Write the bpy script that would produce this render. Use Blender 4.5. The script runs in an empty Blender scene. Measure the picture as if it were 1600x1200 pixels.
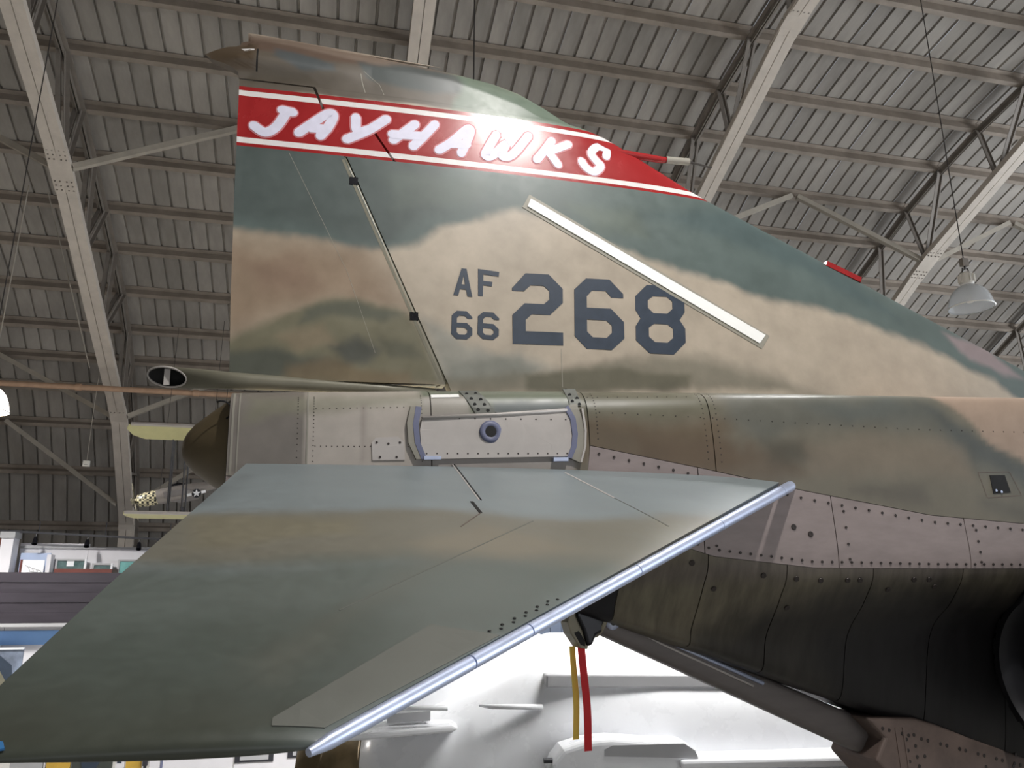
import bpy, bmesh, math, random
import numpy as np
from mathutils import Vector, Matrix

random.seed(7); RNG = np.random.RandomState(7)
SC = bpy.context.scene
COL = SC.collection
PI = math.pi

# ---------------------------------------------------------------- camera, sky, sun-free daylight, exposure
cam = bpy.data.objects.new('camera', bpy.data.cameras.new('camera')); COL.objects.link(cam)
cam.location = (0, 0, 2.0); cam.rotation_euler = (math.radians(105), 0, 0)
cam.data.sensor_width = 36; cam.data.lens = 27; cam.data.clip_start = .05; cam.data.clip_end = 300
SC.camera = cam
SC.view_settings.view_transform = 'Standard'; SC.view_settings.look = 'None'
SC.view_settings.exposure = 0.0; SC.view_settings.gamma = 1.0; SC.view_settings.use_curve_mapping = False

HAZ = math.radians(77.0)                       # the hangar's long axis
HU = Vector((math.sin(HAZ), math.cos(HAZ), 0)); HN = Vector((-math.cos(HAZ), math.sin(HAZ), 0))
HROT = math.atan2(HU.y, HU.x)
def hp(s, d, h): return HU * s + HN * d + Vector((0, 0, h))

wd = bpy.data.worlds.new('overcast_sky'); SC.world = wd; wd.use_nodes = True
bgn = wd.node_tree.nodes['Background']; bgn.inputs[0].default_value = (.80, .88, 1.0, 1); bgn.inputs[1].default_value = .6

def area(name, loc, target, sx, sy, power, color):
    l = bpy.data.lights.new(name, 'AREA'); l.shape = 'RECTANGLE'; l.size = sx; l.size_y = sy; l.energy = power; l.color = color
    o = bpy.data.objects.new(name, l); COL.objects.link(o); o.location = loc
    o.rotation_euler = (Vector(target) - Vector(loc)).to_track_quat('-Z', 'Y').to_euler(); return o
def spot(name, loc, power, color, angle=150, radius=.22, target=None):
    l = bpy.data.lights.new(name, 'SPOT'); l.energy = power; l.color = color; l.spot_size = math.radians(angle); l.spot_blend = .6
    l.shadow_soft_size = radius
    o = bpy.data.objects.new(name, l); COL.objects.link(o); o.location = loc
    if target is not None:
        o.rotation_euler = (Vector(target) - Vector(loc)).to_track_quat('-Z', 'Y').to_euler()
    return o
# daylight: the open hangar doors at the right-hand end and in the long side behind the camera
area('door_daylight_end', hp(21.5, 4, 3.6), hp(0, 4, 4.2), 15, 6.5, 2350, (.90, .95, 1.0))
area('door_daylight_side', hp(3, -11.5, 3.2), hp(2, 8, 4.0), 22, 5.5, 680, (.93, .96, 1.0))
# high bay lamps, plus unseen fill lights added for the white jet and gallery
spot('bay_lamp_light_camera', (1.95, 1.55, 7.7), 1090, (1.0, .97, .93), 160, .12)
spot('jet_fill_light', (-.6, 5.05, 4.3), 1150, (1.0, .99, .97), 150, .8)  # added fill without a fixture, behind the fin, brightens the white jet
spot('jet_fill_light_right', (2.0, 5.75, 4.3), 1150, (1.0, .99, .97), 150, .8)  # second added fill for the white jet, no fixture
spot('gallery_fill_light', hp(-6.0, 12.6, 5.4), 1700, (1.0, .98, .95), 150, .25)  # unseen fill added to brighten the gallery walls
spot('bay_lamp_light_left', hp(-8.0, 13.5, 4.2), 500, (1.0, .96, .90), 150, .2)
JET_O = [-1.561,4.11,3.112]
JET_M = [[0.957179,-0.287361,-0.035098],[0.287168,0.957822,-0.01053],[0.036644,-0.0,0.999328]]
FIN_LE = [(2.38,1.841),(3.178,1.46),(4.369,0.957),(5.83,0.327)]
CAP_L = [(-0.059,1.96),(-0.116,1.995),(-0.209,2.019),(-0.255,2.056),(-0.174,2.107),(-0.12,2.141),(-0.054,2.158),(-0.051,2.191),(-0.01,2.199),(-0.013,2.264),(0.021,2.265)]
CAP_T = [(0.021,2.265),(0.225,2.254),(0.582,2.222),(0.995,2.224),(1.262,2.231),(1.529,2.179),(1.755,2.122),(1.937,2.036),(2.075,1.957),(2.191,1.909),(2.38,1.841)]
HINGE = [(1.208,0.037),(0.597,1.459),(0.893,1.472),(0.771,1.651),(0.504,1.649),(0.392,1.928)]
RUD_TE = [(-0.007,0.022),(-0.024,0.473),(-0.039,1.153),(-0.048,1.89)]
RUD_TOP = [(-0.049,1.916),(0.388,1.932)]
FIN_PAINT = [([(-0.295,1.541),(2.665,1.996),(3.295,1.566),(6.482,0.25),(6.418,0.037),(5.687,0.061),(5.363,0.24),(4.971,0.396),(4.586,0.538),(4.201,0.635),(3.77,0.699),(3.407,0.743),(3.162,0.818),(2.822,0.87),(2.543,0.952),(2.271,1.038),(1.962,1.16),(1.744,1.215),(1.485,1.156),(1.234,1.043),(1.032,0.917),(0.875,0.869),(0.684,0.866),(0.458,0.889),(0.201,0.92),(-0.255,0.924)],(86,98,95),0.035,1),([(-0.295,1.541),(1.241,1.561),(1.195,1.149),(0.836,0.9),(0.381,0.986),(-0.261,1.004)],(70,78,76),0.06,0.7),([(2.572,1.251),(3.217,1.179),(3.88,0.947),(4.625,0.656),(4.31,0.952),(3.277,1.41)],(70,85,86),0.05,0.7),([(5.072,0.597),(5.484,0.491),(5.731,0.267),(5.514,0.276),(5.183,0.439)],(150,130,132),0.03,0.7),([(0.833,1.376),(1.492,1.407),(1.404,1.26),(0.914,1.121)],(90,100,92),0.05,0.5),([(2.014,1.282),(2.528,1.294),(2.605,1.11),(2.231,1.118)],(96,104,92),0.05,0.5),([(-0.248,0.805),(0.684,0.804),(0.915,0.532),(0.468,0.504),(-0.214,0.27)],(138,118,98),0.07,0.8),([(-0.004,0.749),(0.352,0.737),(0.466,0.583),(0.112,0.52)],(124,102,86),0.06,0.7),([(-0.209,0.196),(-0.063,0.242),(0.119,0.354),(0.256,0.412),(0.468,0.504),(0.688,0.538),(0.915,0.491),(1.049,0.397),(1.22,0.026),(-0.193,-0.058)],(112,108,88),0.03,1),([(0.397,0.46),(0.688,0.526),(0.954,0.453),(0.84,0.406),(0.543,0.409),(0.364,0.36)],(86,88,76),0.025,0.85),([(0.512,0.212),(0.692,0.299),(0.841,0.227),(0.767,0.146),(0.622,0.12)],(74,76,70),0.03,0.9),([(-0.043,0.187),(0.194,0.217),(0.371,0.148),(0.622,0.12),(0.41,0.036),(-0.067,0.019)],(78,82,74),0.03,0.85),([(0.803,0.284),(1.03,0.296),(1.087,0.179),(0.878,0.17)],(84,84,70),0.03,0.8),([(0.226,0.295),(0.472,0.346),(0.547,0.233),(0.37,0.187)],(134,120,98),0.03,0.7),([(0.303,0.089),(0.549,0.137),(0.991,0.076),(0.991,0.018),(0.307,-0.004)],(116,100,76),0.03,0.7),([(1.069,0.419),(1.302,0.309),(1.541,0.239),(1.744,0.207),(1.908,0.131),(1.22,0.026),(1.182,0.064)],(142,142,134),0.04,0.8),([(1.222,0.184),(1.581,0.22),(1.783,0.147),(1.615,0.047),(1.239,0.034)],(118,120,112),0.03,0.7),([(1.181,0.056),(1.908,0.14),(2.301,0.224),(2.803,0.247),(3.132,0.204),(3.61,0.067),(1.181,-0.034)],(110,106,92),0.03,0.8),([(2.391,0.236),(2.954,0.329),(3.33,0.213),(3.911,0.009),(2.927,0.086)],(128,122,108),0.04,0.6),([(1.699,0.103),(2.297,0.168),(2.838,0.126),(2.827,0.03),(1.695,-0.006)],(84,82,66),0.02,0.7),([(3.372,0.513),(3.662,0.391),(3.595,0.294),(3.252,0.368)],(178,166,150),0.03,0.7),([(-0.34,2.245),(2.665,1.996),(2.389,1.832),(2.168,1.921),(-0.042,1.859),(-0.317,1.887)],(92,84,74),0.008,1),([(-0.043,2.258),(0.303,2.25),(0.995,2.224),(1.262,2.221),(1.251,2.09),(0.827,2.131),(0.347,2.127),(-0.037,2.12)],(96,76,64),0.02,0.8),([(-0.259,2.123),(0.036,2.178),(0.045,1.986),(-0.176,1.957)],(78,64,48),0.015,0.9),([(0.152,2.156),(0.505,2.104),(0.526,2.052),(0.311,2.008),(0.154,2.092)],(76,82,84),0.015,0.9),([(0.664,2.151),(0.995,2.189),(1.35,2.187),(1.424,2.022),(0.994,1.994),(0.706,2.042)],(66,74,74),0.02,0.9),([(1.263,2.246),(1.619,2.184),(2.031,2.026),(2.453,1.837),(1.505,1.835),(1.246,1.89),(1.339,2.084)],(98,112,98),0.025,0.95),([(0.045,1.986),(0.351,2.0),(0.43,1.929),(-0.026,1.902)],(80,72,60),0.015,0.8)]
JAY = [('J',[[(0.206,1.736),(0.275,1.727)],[(0.24,1.732),(0.181,1.617),(0.116,1.569),(0.047,1.609)]]),('A',[[(0.31,1.589),(0.391,1.666),(0.482,1.745),(0.517,1.736),(0.488,1.656),(0.44,1.583)],[(0.377,1.633),(0.485,1.637)]]),('Y',[[(0.655,1.745),(0.664,1.647),(0.731,1.664)],[(0.599,1.58),(0.731,1.66),(0.847,1.758)]]),('H',[[(0.888,1.612),(0.953,1.671),(1.031,1.746)],[(1.014,1.582),(1.084,1.665),(1.16,1.764)],[(0.88,1.652),(1.076,1.664)]]),('A',[[(1.179,1.576),(1.268,1.648),(1.372,1.757),(1.393,1.741),(1.361,1.651),(1.326,1.571)],[(1.259,1.633),(1.37,1.643)]]),('W',[[(1.572,1.748),(1.521,1.654),(1.488,1.579),(1.54,1.586),(1.632,1.684),(1.597,1.593),(1.673,1.608),(1.797,1.773)]]),('K',[[(1.962,1.76),(1.901,1.67),(1.842,1.593)],[(2.083,1.751),(1.976,1.692),(1.909,1.662)],[(1.928,1.67),(1.995,1.576)]]),('S',[[(2.359,1.696),(2.369,1.756),(2.3,1.767),(2.247,1.707),(2.279,1.65),(2.309,1.614),(2.256,1.56),(2.197,1.586),(2.168,1.632)]])]
DIG = [('A',[(1.275,0.774),(1.388,0.77),(1.26,0.592),(1.38,0.587)]),('F',[(1.421,0.777),(1.558,0.766),(1.417,0.598),(1.531,0.593)]),('6',[(1.25,0.491),(1.378,0.491),(1.243,0.31),(1.374,0.309)]),('6',[(1.414,0.493),(1.549,0.493),(1.406,0.319),(1.539,0.313)]),('2',[(1.641,0.769),(1.981,0.778),(1.628,0.297),(1.959,0.301)]),('6',[(2.059,0.766),(2.402,0.775),(2.035,0.288),(2.377,0.287)]),('8',[(2.488,0.754),(2.849,0.764),(2.457,0.278),(2.816,0.278)])]
SLIME = [(1.787,1.298),(3.44,0.452),(3.385,0.389),(1.763,1.24)]
SLIME_BASE = [(1.78,1.33),(3.475,0.45),(3.4,0.353),(1.728,1.232)]
HATCH = [(1.567,1.075),(1.966,1.23)]
CONE = [(-0.224,-0.338),(-0.182,-0.24),(0.004,-0.084),(-0.035,-0.55)]
TUBE = [(-0.422,0.083),(-0.225,0.016),(-0.317,-0.042),(-0.037,0.061),(-0.032,-0.031),(1.075,0.032)]
PITOT = [(2.487,1.766),(2.822,1.761),(2.848,1.765),(3.034,1.775),(3.221,1.753),(2.622,1.484)]
REDPLUG = [(4.092,1.081),(4.383,0.973),(4.368,0.951),(4.083,1.06)]
ST_O = [0.12,-0.4,-0.501]
ST_EX = [0.998,-0.056,-0.038]
ST_EY = [-0.066,-0.938,-0.34]
ST_N = [0.017,-0.342,0.94]
ST_PTS = [(0.0,-0.0),(3.041,0.0),(0.392,2.574),(1.123,1.865),(-0.165,1.719),(-0.209,2.295),(-0.104,2.57)]
ST_NOTCH = [(1.046,-0.215),(1.05,0.726),(1.003,0.754),(1.008,0.943),(0.895,1.148)]
ST_TAPE = [(-0.142,2.506),(-0.119,2.514),(-0.108,2.537),(-0.128,2.541)]
ST_PATCH = [(0.678,2.047),(0.719,2.065),(0.791,2.095),(0.421,2.51),(0.326,2.506),(0.325,2.48)]
ST_PAINT = [([(-0.699,1.012),(0.88,0.905),(1.392,1.009),(2.24,0.776),(2.121,1.655),(1.184,1.67),(0.79,1.555),(-0.478,1.592)],(114,110,97),0.07,0.9),([(-0.079,0.996),(0.518,1.079),(0.514,1.247),(-0.01,1.388)],(124,118,98),0.05,0.6),([(0.685,1.353),(1.005,1.086),(1.269,1.4),(0.781,1.618)],(128,120,104),0.05,0.6),([(-0.495,1.547),(0.13,1.574),(0.672,1.494),(1.362,1.538),(1.085,1.986),(0.314,2.683),(-0.345,2.623),(-0.949,1.563)],(93,101,96),0.1,0.95),([(-0.672,2.049),(-0.032,2.066),(0.499,1.887),(0.621,2.062),(0.335,2.685),(-0.345,2.623)],(77,85,79),0.14,0.9),([(-0.512,2.33),(0.165,2.396),(0.363,2.458),(0.335,2.685),(-0.345,2.623)],(66,69,60),0.12,0.9),([(0.255,2.229),(0.808,1.419),(0.844,1.474),(0.301,2.293)],(104,102,92),0.06,0.35),([(-0.392,1.026),(-0.043,0.796),(0.02,0.302),(-0.29,1.016)],(100,106,108),0.06,0.7)]
FU_PAINT = [([(1.856,-0.027),(2.932,-0.021),(3.776,0.013),(5.718,-0.095),(5.381,-1.223),(1.791,-1.109)],(113,108,95),0.03,1),([(1.864,-0.211),(2.231,-0.275),(2.798,-0.222),(2.758,-0.376),(2.916,-0.488),(2.606,-0.602),(1.847,-0.499)],(99,85,67),0.06,0.9),([(2.225,-0.349),(2.715,-0.377),(3.055,-0.429),(3.211,-0.581),(2.854,-0.638),(2.213,-0.495)],(92,74,56),0.05,0.6),([(1.873,-0.064),(2.664,-0.079),(2.733,-0.224),(2.233,-0.256),(1.864,-0.211)],(96,94,76),0.05,0.8),([(2.751,-0.068),(3.77,-0.021),(4.199,-0.141),(4.413,-0.347),(4.78,-0.595),(5.455,-0.977),(4.738,-0.761),(4.367,-0.555),(4.105,-0.352),(3.533,-0.283),(2.974,-0.372),(2.728,-0.262)],(98,98,90),0.05,0.95),([(4.045,-0.146),(4.37,-0.306),(4.78,-0.595),(5.164,-0.805),(4.754,-0.699),(4.343,-0.432)],(78,82,80),0.035,0.9),([(3.272,-0.169),(3.853,-0.11),(4.13,-0.227),(3.537,-0.262)],(84,90,88),0.05,0.6),([(2.974,-0.372),(3.243,-0.368),(3.268,-0.503),(2.998,-0.525)],(76,72,62),0.05,0.8),([(3.517,-0.657),(3.994,-0.657),(4.023,-0.756),(3.597,-0.734)],(88,84,76),0.04,0.7),([(4.331,-0.718),(4.738,-0.761),(5.129,-0.93),(5.107,-1.012),(4.415,-0.799)],(92,90,82),0.04,0.7),([(3.237,-0.407),(3.615,-0.361),(4.296,-0.411),(4.307,-0.596),(3.621,-0.598),(3.256,-0.58)],(126,114,99),0.05,0.6),([(3.83,0.036),(4.069,-0.027),(4.298,-0.159),(4.509,-0.387),(4.883,-0.616),(5.48,-0.893),(5.832,0.286),(3.807,0.184)],(160,140,124),0.02,1),([(4.84,0.1),(5.788,0.141),(5.718,-0.095),(5.142,-0.045)],(110,116,122),0.05,0.8),([(-0.029,-0.108),(0.395,-0.09),(0.403,-0.545),(-0.004,-0.549)],(122,116,110),0.012,1),([(0.395,-0.09),(0.997,-0.064),(0.994,-0.541),(0.403,-0.545)],(176,168,160),0.006,1),([(0.104,-0.151),(0.983,-0.099),(0.983,-0.186),(0.109,-0.264)],(128,126,108),0.03,0.7),([(0.684,-0.179),(0.717,-0.178),(0.713,-0.497),(0.682,-0.498)],(140,130,124),0.01,0.5),([(0.997,-0.064),(1.875,-0.026),(1.862,-0.248),(0.996,-0.272)],(110,116,100),0.006,1),([(1.007,-0.126),(1.261,-0.117),(1.264,-0.282),(1.006,-0.289)],(156,150,142),0.008,0.9),([(1.403,-0.161),(1.868,-0.145),(1.862,-0.248),(1.364,-0.262)],(96,102,106),0.02,0.8),([(0.969,-0.238),(1.864,-0.211),(1.844,-0.534),(0.967,-0.541)],(150,144,140),0.01,0.9)]
ROOT_PLATE = [(1.019,-0.484),(0.992,-0.414),(0.986,-0.328),(1.0,-0.262),(1.417,-0.237),(1.807,-0.207),(1.834,-0.272),(1.835,-0.382),(1.808,-0.468)]
ARC_L = [(0.939,-0.195),(0.918,-0.289),(0.925,-0.398),(0.965,-0.485),(1.022,-0.484),(0.986,-0.397),(0.979,-0.294),(0.997,-0.2)]
ARC_LB = [(0.966,-0.197),(0.949,-0.295),(0.958,-0.397),(0.992,-0.485),(1.022,-0.484),(0.986,-0.397),(0.979,-0.294),(0.997,-0.2)]
ARC_RB = [(1.792,-0.2),(1.82,-0.258),(1.826,-0.346),(1.814,-0.418),(1.788,-0.476),(1.814,-0.483),(1.845,-0.418),(1.857,-0.345),(1.851,-0.254),(1.816,-0.177)]
ARC_R = [(1.816,-0.177),(1.851,-0.254),(1.857,-0.345),(1.845,-0.418),(1.814,-0.483),(1.859,-0.504),(1.887,-0.417),(1.896,-0.326),(1.886,-0.242),(1.867,-0.168)]
ARC_R2 = [(1.889,-0.197),(1.896,-0.326),(1.887,-0.417),(1.859,-0.504),(1.87,-0.503),(1.898,-0.417),(1.908,-0.326),(1.9,-0.197)]
PIVOT = [(1.367,-0.334),(1.432,-0.332),(1.396,-0.333)]
ACCESS = [(0.74,-0.488),(0.736,-0.394),(0.758,-0.367),(0.874,-0.361),(0.905,-0.391),(0.908,-0.486)]
WBAR = [(1.057,-0.117),(1.212,-0.111),(1.211,-0.132),(1.056,-0.138)]
HOLES = [(1.256,-0.111),(1.308,-0.107),(1.275,-0.143),(1.327,-0.147),(1.291,-0.177),(1.344,-0.178),(1.307,-0.208),(1.361,-0.213),(1.32,-0.239),(1.404,-0.232),(1.843,-0.068),(1.881,-0.081),(1.848,-0.106),(1.883,-0.13),(1.851,-0.149),(1.889,-0.168)]
STRAPS = [[(1.216,-0.086),(1.32,-0.081),(1.41,-0.233),(1.295,-0.236)],[(1.823,-0.062),(1.897,-0.059),(1.898,-0.175),(1.832,-0.177)]]
HINGES = [[(1.005,-0.468),(1.094,-0.47),(1.094,-0.487),(1.005,-0.488)],[(1.709,-0.477),(1.792,-0.476),(1.791,-0.497),(1.708,-0.498)]]
VENT = [(4.45,-0.597),(4.557,-0.597),(4.576,-0.704),(4.453,-0.711)]
VENTF = [(4.374,-0.578),(4.598,-0.577),(4.653,-0.723),(4.407,-0.734)]
CLAW = [(1.979,-1.245),(1.911,-1.303),(1.896,-1.363),(1.912,-1.428),(1.967,-1.508),(2.01,-1.517),(2.02,-1.483),(1.982,-1.396),(1.954,-1.323),(1.994,-1.26)]
CLAWHOLE = [(1.932,-1.422),(1.961,-1.412),(1.993,-1.467),(1.995,-1.499),(1.968,-1.49)]
HEAD = [(1.953,-1.269),(2.033,-1.218),(2.114,-1.221),(2.127,-1.324),(2.113,-1.42),(2.059,-1.442),(2.036,-1.491),(2.003,-1.503),(1.981,-1.413),(1.945,-1.333)]
ARM_T = [(2.122,-1.288),(3.105,-1.753),(3.838,-2.037)]
ARM_B = [(2.111,-1.446),(2.568,-1.652),(3.175,-1.977),(3.857,-2.255)]
BELLY = [(3.733,-1.997),(4.087,-2.025),(4.241,-2.075),(4.499,-2.179),(4.985,-2.355),(5.497,-2.52),(5.403,-2.833),(4.024,-2.534),(3.756,-2.241),(3.844,-2.123)]
RIBBON = [(1.983,-1.51),(1.999,-2.058),(1.951,-1.501),(1.952,-2.004)]
BG = {'lamp':[(7.53,6.182),(7.523,6.033),(7.554,5.837),(7.157,5.335),(7.866,5.48),(7.568,9.903)],'lampl':[(-3.751,4.254),(-3.705,3.959)],'box':[(-4.691,4.377),(-4.588,4.27),(-4.608,5.384)],'c1':[(-5.046,8.245),(-5.075,5.761)],'c2':[(-5.329,8.907),(-4.226,5.685)],'c3':[(1.532,10.52),(1.55,7.062)],'rail':[(-6.66,3.149),(-3.141,2.875)],'spots':[(-6.201,3.207),(-5.634,3.042),(-4.703,2.981),(-3.749,2.919),(-3.421,2.999)],'wall':[(-6.005,3.031),(-3.704,2.82),(-5.897,2.3)],'pillar':[(-6.198,3.069),(-5.877,3.001),(-5.833,3.002)],'blue':[(-5.945,2.772),(-5.385,2.679),(-5.332,2.298)],'poster':[(-5.836,2.569),(-5.422,2.5),(-5.393,2.294)],'c_a':[(-5.304,2.593),(-4.745,2.561),(-4.722,2.387)],'c_b':[(-4.634,2.512),(-4.256,2.49),(-4.243,2.39)],'c_c':[(-4.162,2.591),(-3.607,2.545),(-4.133,2.353)],'post':[(-5.399,2.675),(-5.328,2.651),(-5.278,2.297)],'table':[(-5.052,2.407),(-4.082,2.365),(-4.074,2.293)],'track':[(-6.055,2.987),(-5.404,2.872),(-5.411,2.922)],'fascia':[(-6.014,2.286),(-3.66,2.264),(-4.735,1.474)],'w1':[(-5.722,1.478),(-4.031,1.463),(-4.427,0.23)],'bs':[(-5.693,1.301),(-4.103,1.282),(-4.548,1.069)],'photo':[(-5.571,1.041),(-4.736,1.027),(-4.682,0.661)],'bot':[(-2.906,-2.608,'jetgrey'),(-2.608,-2.586,'wallw'),(-2.586,-2.363,'sign'),(-2.363,-1.985,'signdark'),(-1.962,-1.868,'wallw'),(-1.868,-1.713,'sign'),(-1.648,-0.842,'wallw'),(-0.842,0.019,'wallw')],'win':[[(-0.832,0.388),(-0.452,0.294)],[(-0.312,0.444),(-0.176,0.318)],[(-1.701,0.419),(-1.632,0.329)]],'wl':-1.529,'p51':[(-3.304,3.409),(-3.227,3.422),(-3.031,3.448),(-2.738,3.52),(-2.462,3.592),(-2.18,3.644),(-1.962,3.749)],'star':[(-2.266,3.574),(-2.195,3.576)],'prop':[(-3.293,3.73),(-3.224,3.147)],'yw':[(-2.524,3.958),(-1.767,3.945),(-1.749,3.769)],'yl':[(-2.442,2.869),(-1.715,2.861)],'ys':[(-1.97,3.759),(-1.951,2.978),(-1.821,3.749),(-1.788,2.936),(-1.881,3.683)]}
WJ = {'noz':[(-1.641,0.77),(-1.409,0.823),(-1.192,0.861)],'noz2':[(-1.617,0.421)],'top':[(-1.177,0.886),(-0.842,1.031),(-0.529,1.159),(-0.213,1.308),(0.27,1.648),(1.08,1.653),(1.883,1.566),(2.944,1.439)],'fin':[(0.259,1.653),(0.124,1.715),(-1.331,2.33),(-1.508,1.592),(-1.051,0.992)],'l1':[(0.267,1.379),(1.387,1.359)],'fair':[(-1.466,0.89),(-0.498,0.939),(-0.461,0.905)],'scoop':[(-1.033,1.066),(-0.538,1.066),(-0.211,1.071),(0.174,1.056)],'step':[(-0.963,1.159),(-0.814,1.14)],'aer':[(-0.723,1.278),(-0.596,1.278),(-0.661,1.328)],'oval':[(0.472,0.934)],'panel':[(-0.973,1.002),(-0.663,1.031)],'tank':[(0.171,0.821),(0.262,0.925),(0.43,0.97),(0.612,0.983),(0.86,0.962),(1.176,0.945),(1.251,0.842),(1.244,0.731),(0.17,0.731)],'tankp':[(0.564,0.908),(0.624,0.933),(1.152,0.933),(1.226,0.887),(1.25,0.834),(0.563,0.863)],'wing':[(1.281,0.814),(2.5,0.877)]}
FARW = [(4.845,1.662),(6.638,1.073)]
# ---------------------------------------------------------------- helpers
def lin(c):
    c = np.asarray(c, float) / 255.
    return np.where(c <= .04045, c / 12.92, ((c + .055) / 1.055) ** 2.4)
def rgba(c): return (*[float(v) for v in lin(c)], 1.0)

def mat(name, color, rough=.6, metal=0., var=.12, scale=6., bump=0., paint=False, emit=0., coat=0., stretch=None, rnd=0.):
    m = bpy.data.materials.new(name); m.use_nodes = True
    nt = m.node_tree; p = nt.nodes['Principled BSDF']
    p.inputs['Roughness'].default_value = rough; p.inputs['Metallic'].default_value = metal
    if coat: p.inputs['Coat Weight'].default_value = coat; p.inputs['Coat Roughness'].default_value = .12
    tc = nt.nodes.new('ShaderNodeTexCoord'); vec = tc.outputs['Object']
    if stretch:
        mp = nt.nodes.new('ShaderNodeMapping'); mp.inputs['Scale'].default_value = stretch
        nt.links.new(vec, mp.inputs['Vector']); vec = mp.outputs['Vector']
    no = nt.nodes.new('ShaderNodeTexNoise'); no.inputs['Scale'].default_value = scale
    no.inputs['Detail'].default_value = 7; no.inputs['Roughness'].default_value = .62
    nt.links.new(vec, no.inputs['Vector'])
    rp = nt.nodes.new('ShaderNodeMapRange'); rp.inputs['From Min'].default_value = .3; rp.inputs['From Max'].default_value = .7
    rp.inputs['To Min'].default_value = 1 - var; rp.inputs['To Max'].default_value = 1 + var
    nt.links.new(no.outputs['Fac'], rp.inputs['Value'])
    mx = nt.nodes.new('ShaderNodeMix'); mx.data_type = 'RGBA'; mx.blend_type = 'MULTIPLY'; mx.inputs['Factor'].default_value = 1
    if paint:
        at = nt.nodes.new('ShaderNodeAttribute'); at.attribute_name = 'paint'; nt.links.new(at.outputs['Color'], mx.inputs['A'])
    else:
        mx.inputs['A'].default_value = rgba(color)
    fac = rp.outputs['Result']
    if rnd:                                        # each piece its own shade
        oi = nt.nodes.new('ShaderNodeObjectInfo'); ra = nt.nodes.new('ShaderNodeMapRange')
        ra.inputs['To Min'].default_value = 1 - rnd; ra.inputs['To Max'].default_value = 1 + rnd; nt.links.new(oi.outputs['Random'], ra.inputs['Value'])
        mu = nt.nodes.new('ShaderNodeMath'); mu.operation = 'MULTIPLY'; nt.links.new(fac, mu.inputs[0]); nt.links.new(ra.outputs['Result'], mu.inputs[1]); fac = mu.outputs[0]
    nt.links.new(fac, mx.inputs['B'])
    nt.links.new(mx.outputs['Result'], p.inputs['Base Color'])
    r2 = nt.nodes.new('ShaderNodeMapRange'); r2.inputs['To Min'].default_value = max(rough - .12, .05); r2.inputs['To Max'].default_value = min(rough + .12, 1)
    nt.links.new(no.outputs['Fac'], r2.inputs['Value']); nt.links.new(r2.outputs['Result'], p.inputs['Roughness'])
    if bump:
        b = nt.nodes.new('ShaderNodeBump'); b.inputs['Strength'].default_value = bump; b.inputs['Distance'].default_value = .01
        nt.links.new(no.outputs['Fac'], b.inputs['Height']); nt.links.new(b.outputs['Normal'], p.inputs['Normal'])
    if emit:
        p.inputs['Emission Color'].default_value = rgba(color); p.inputs['Emission Strength'].default_value = emit
    return m

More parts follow.
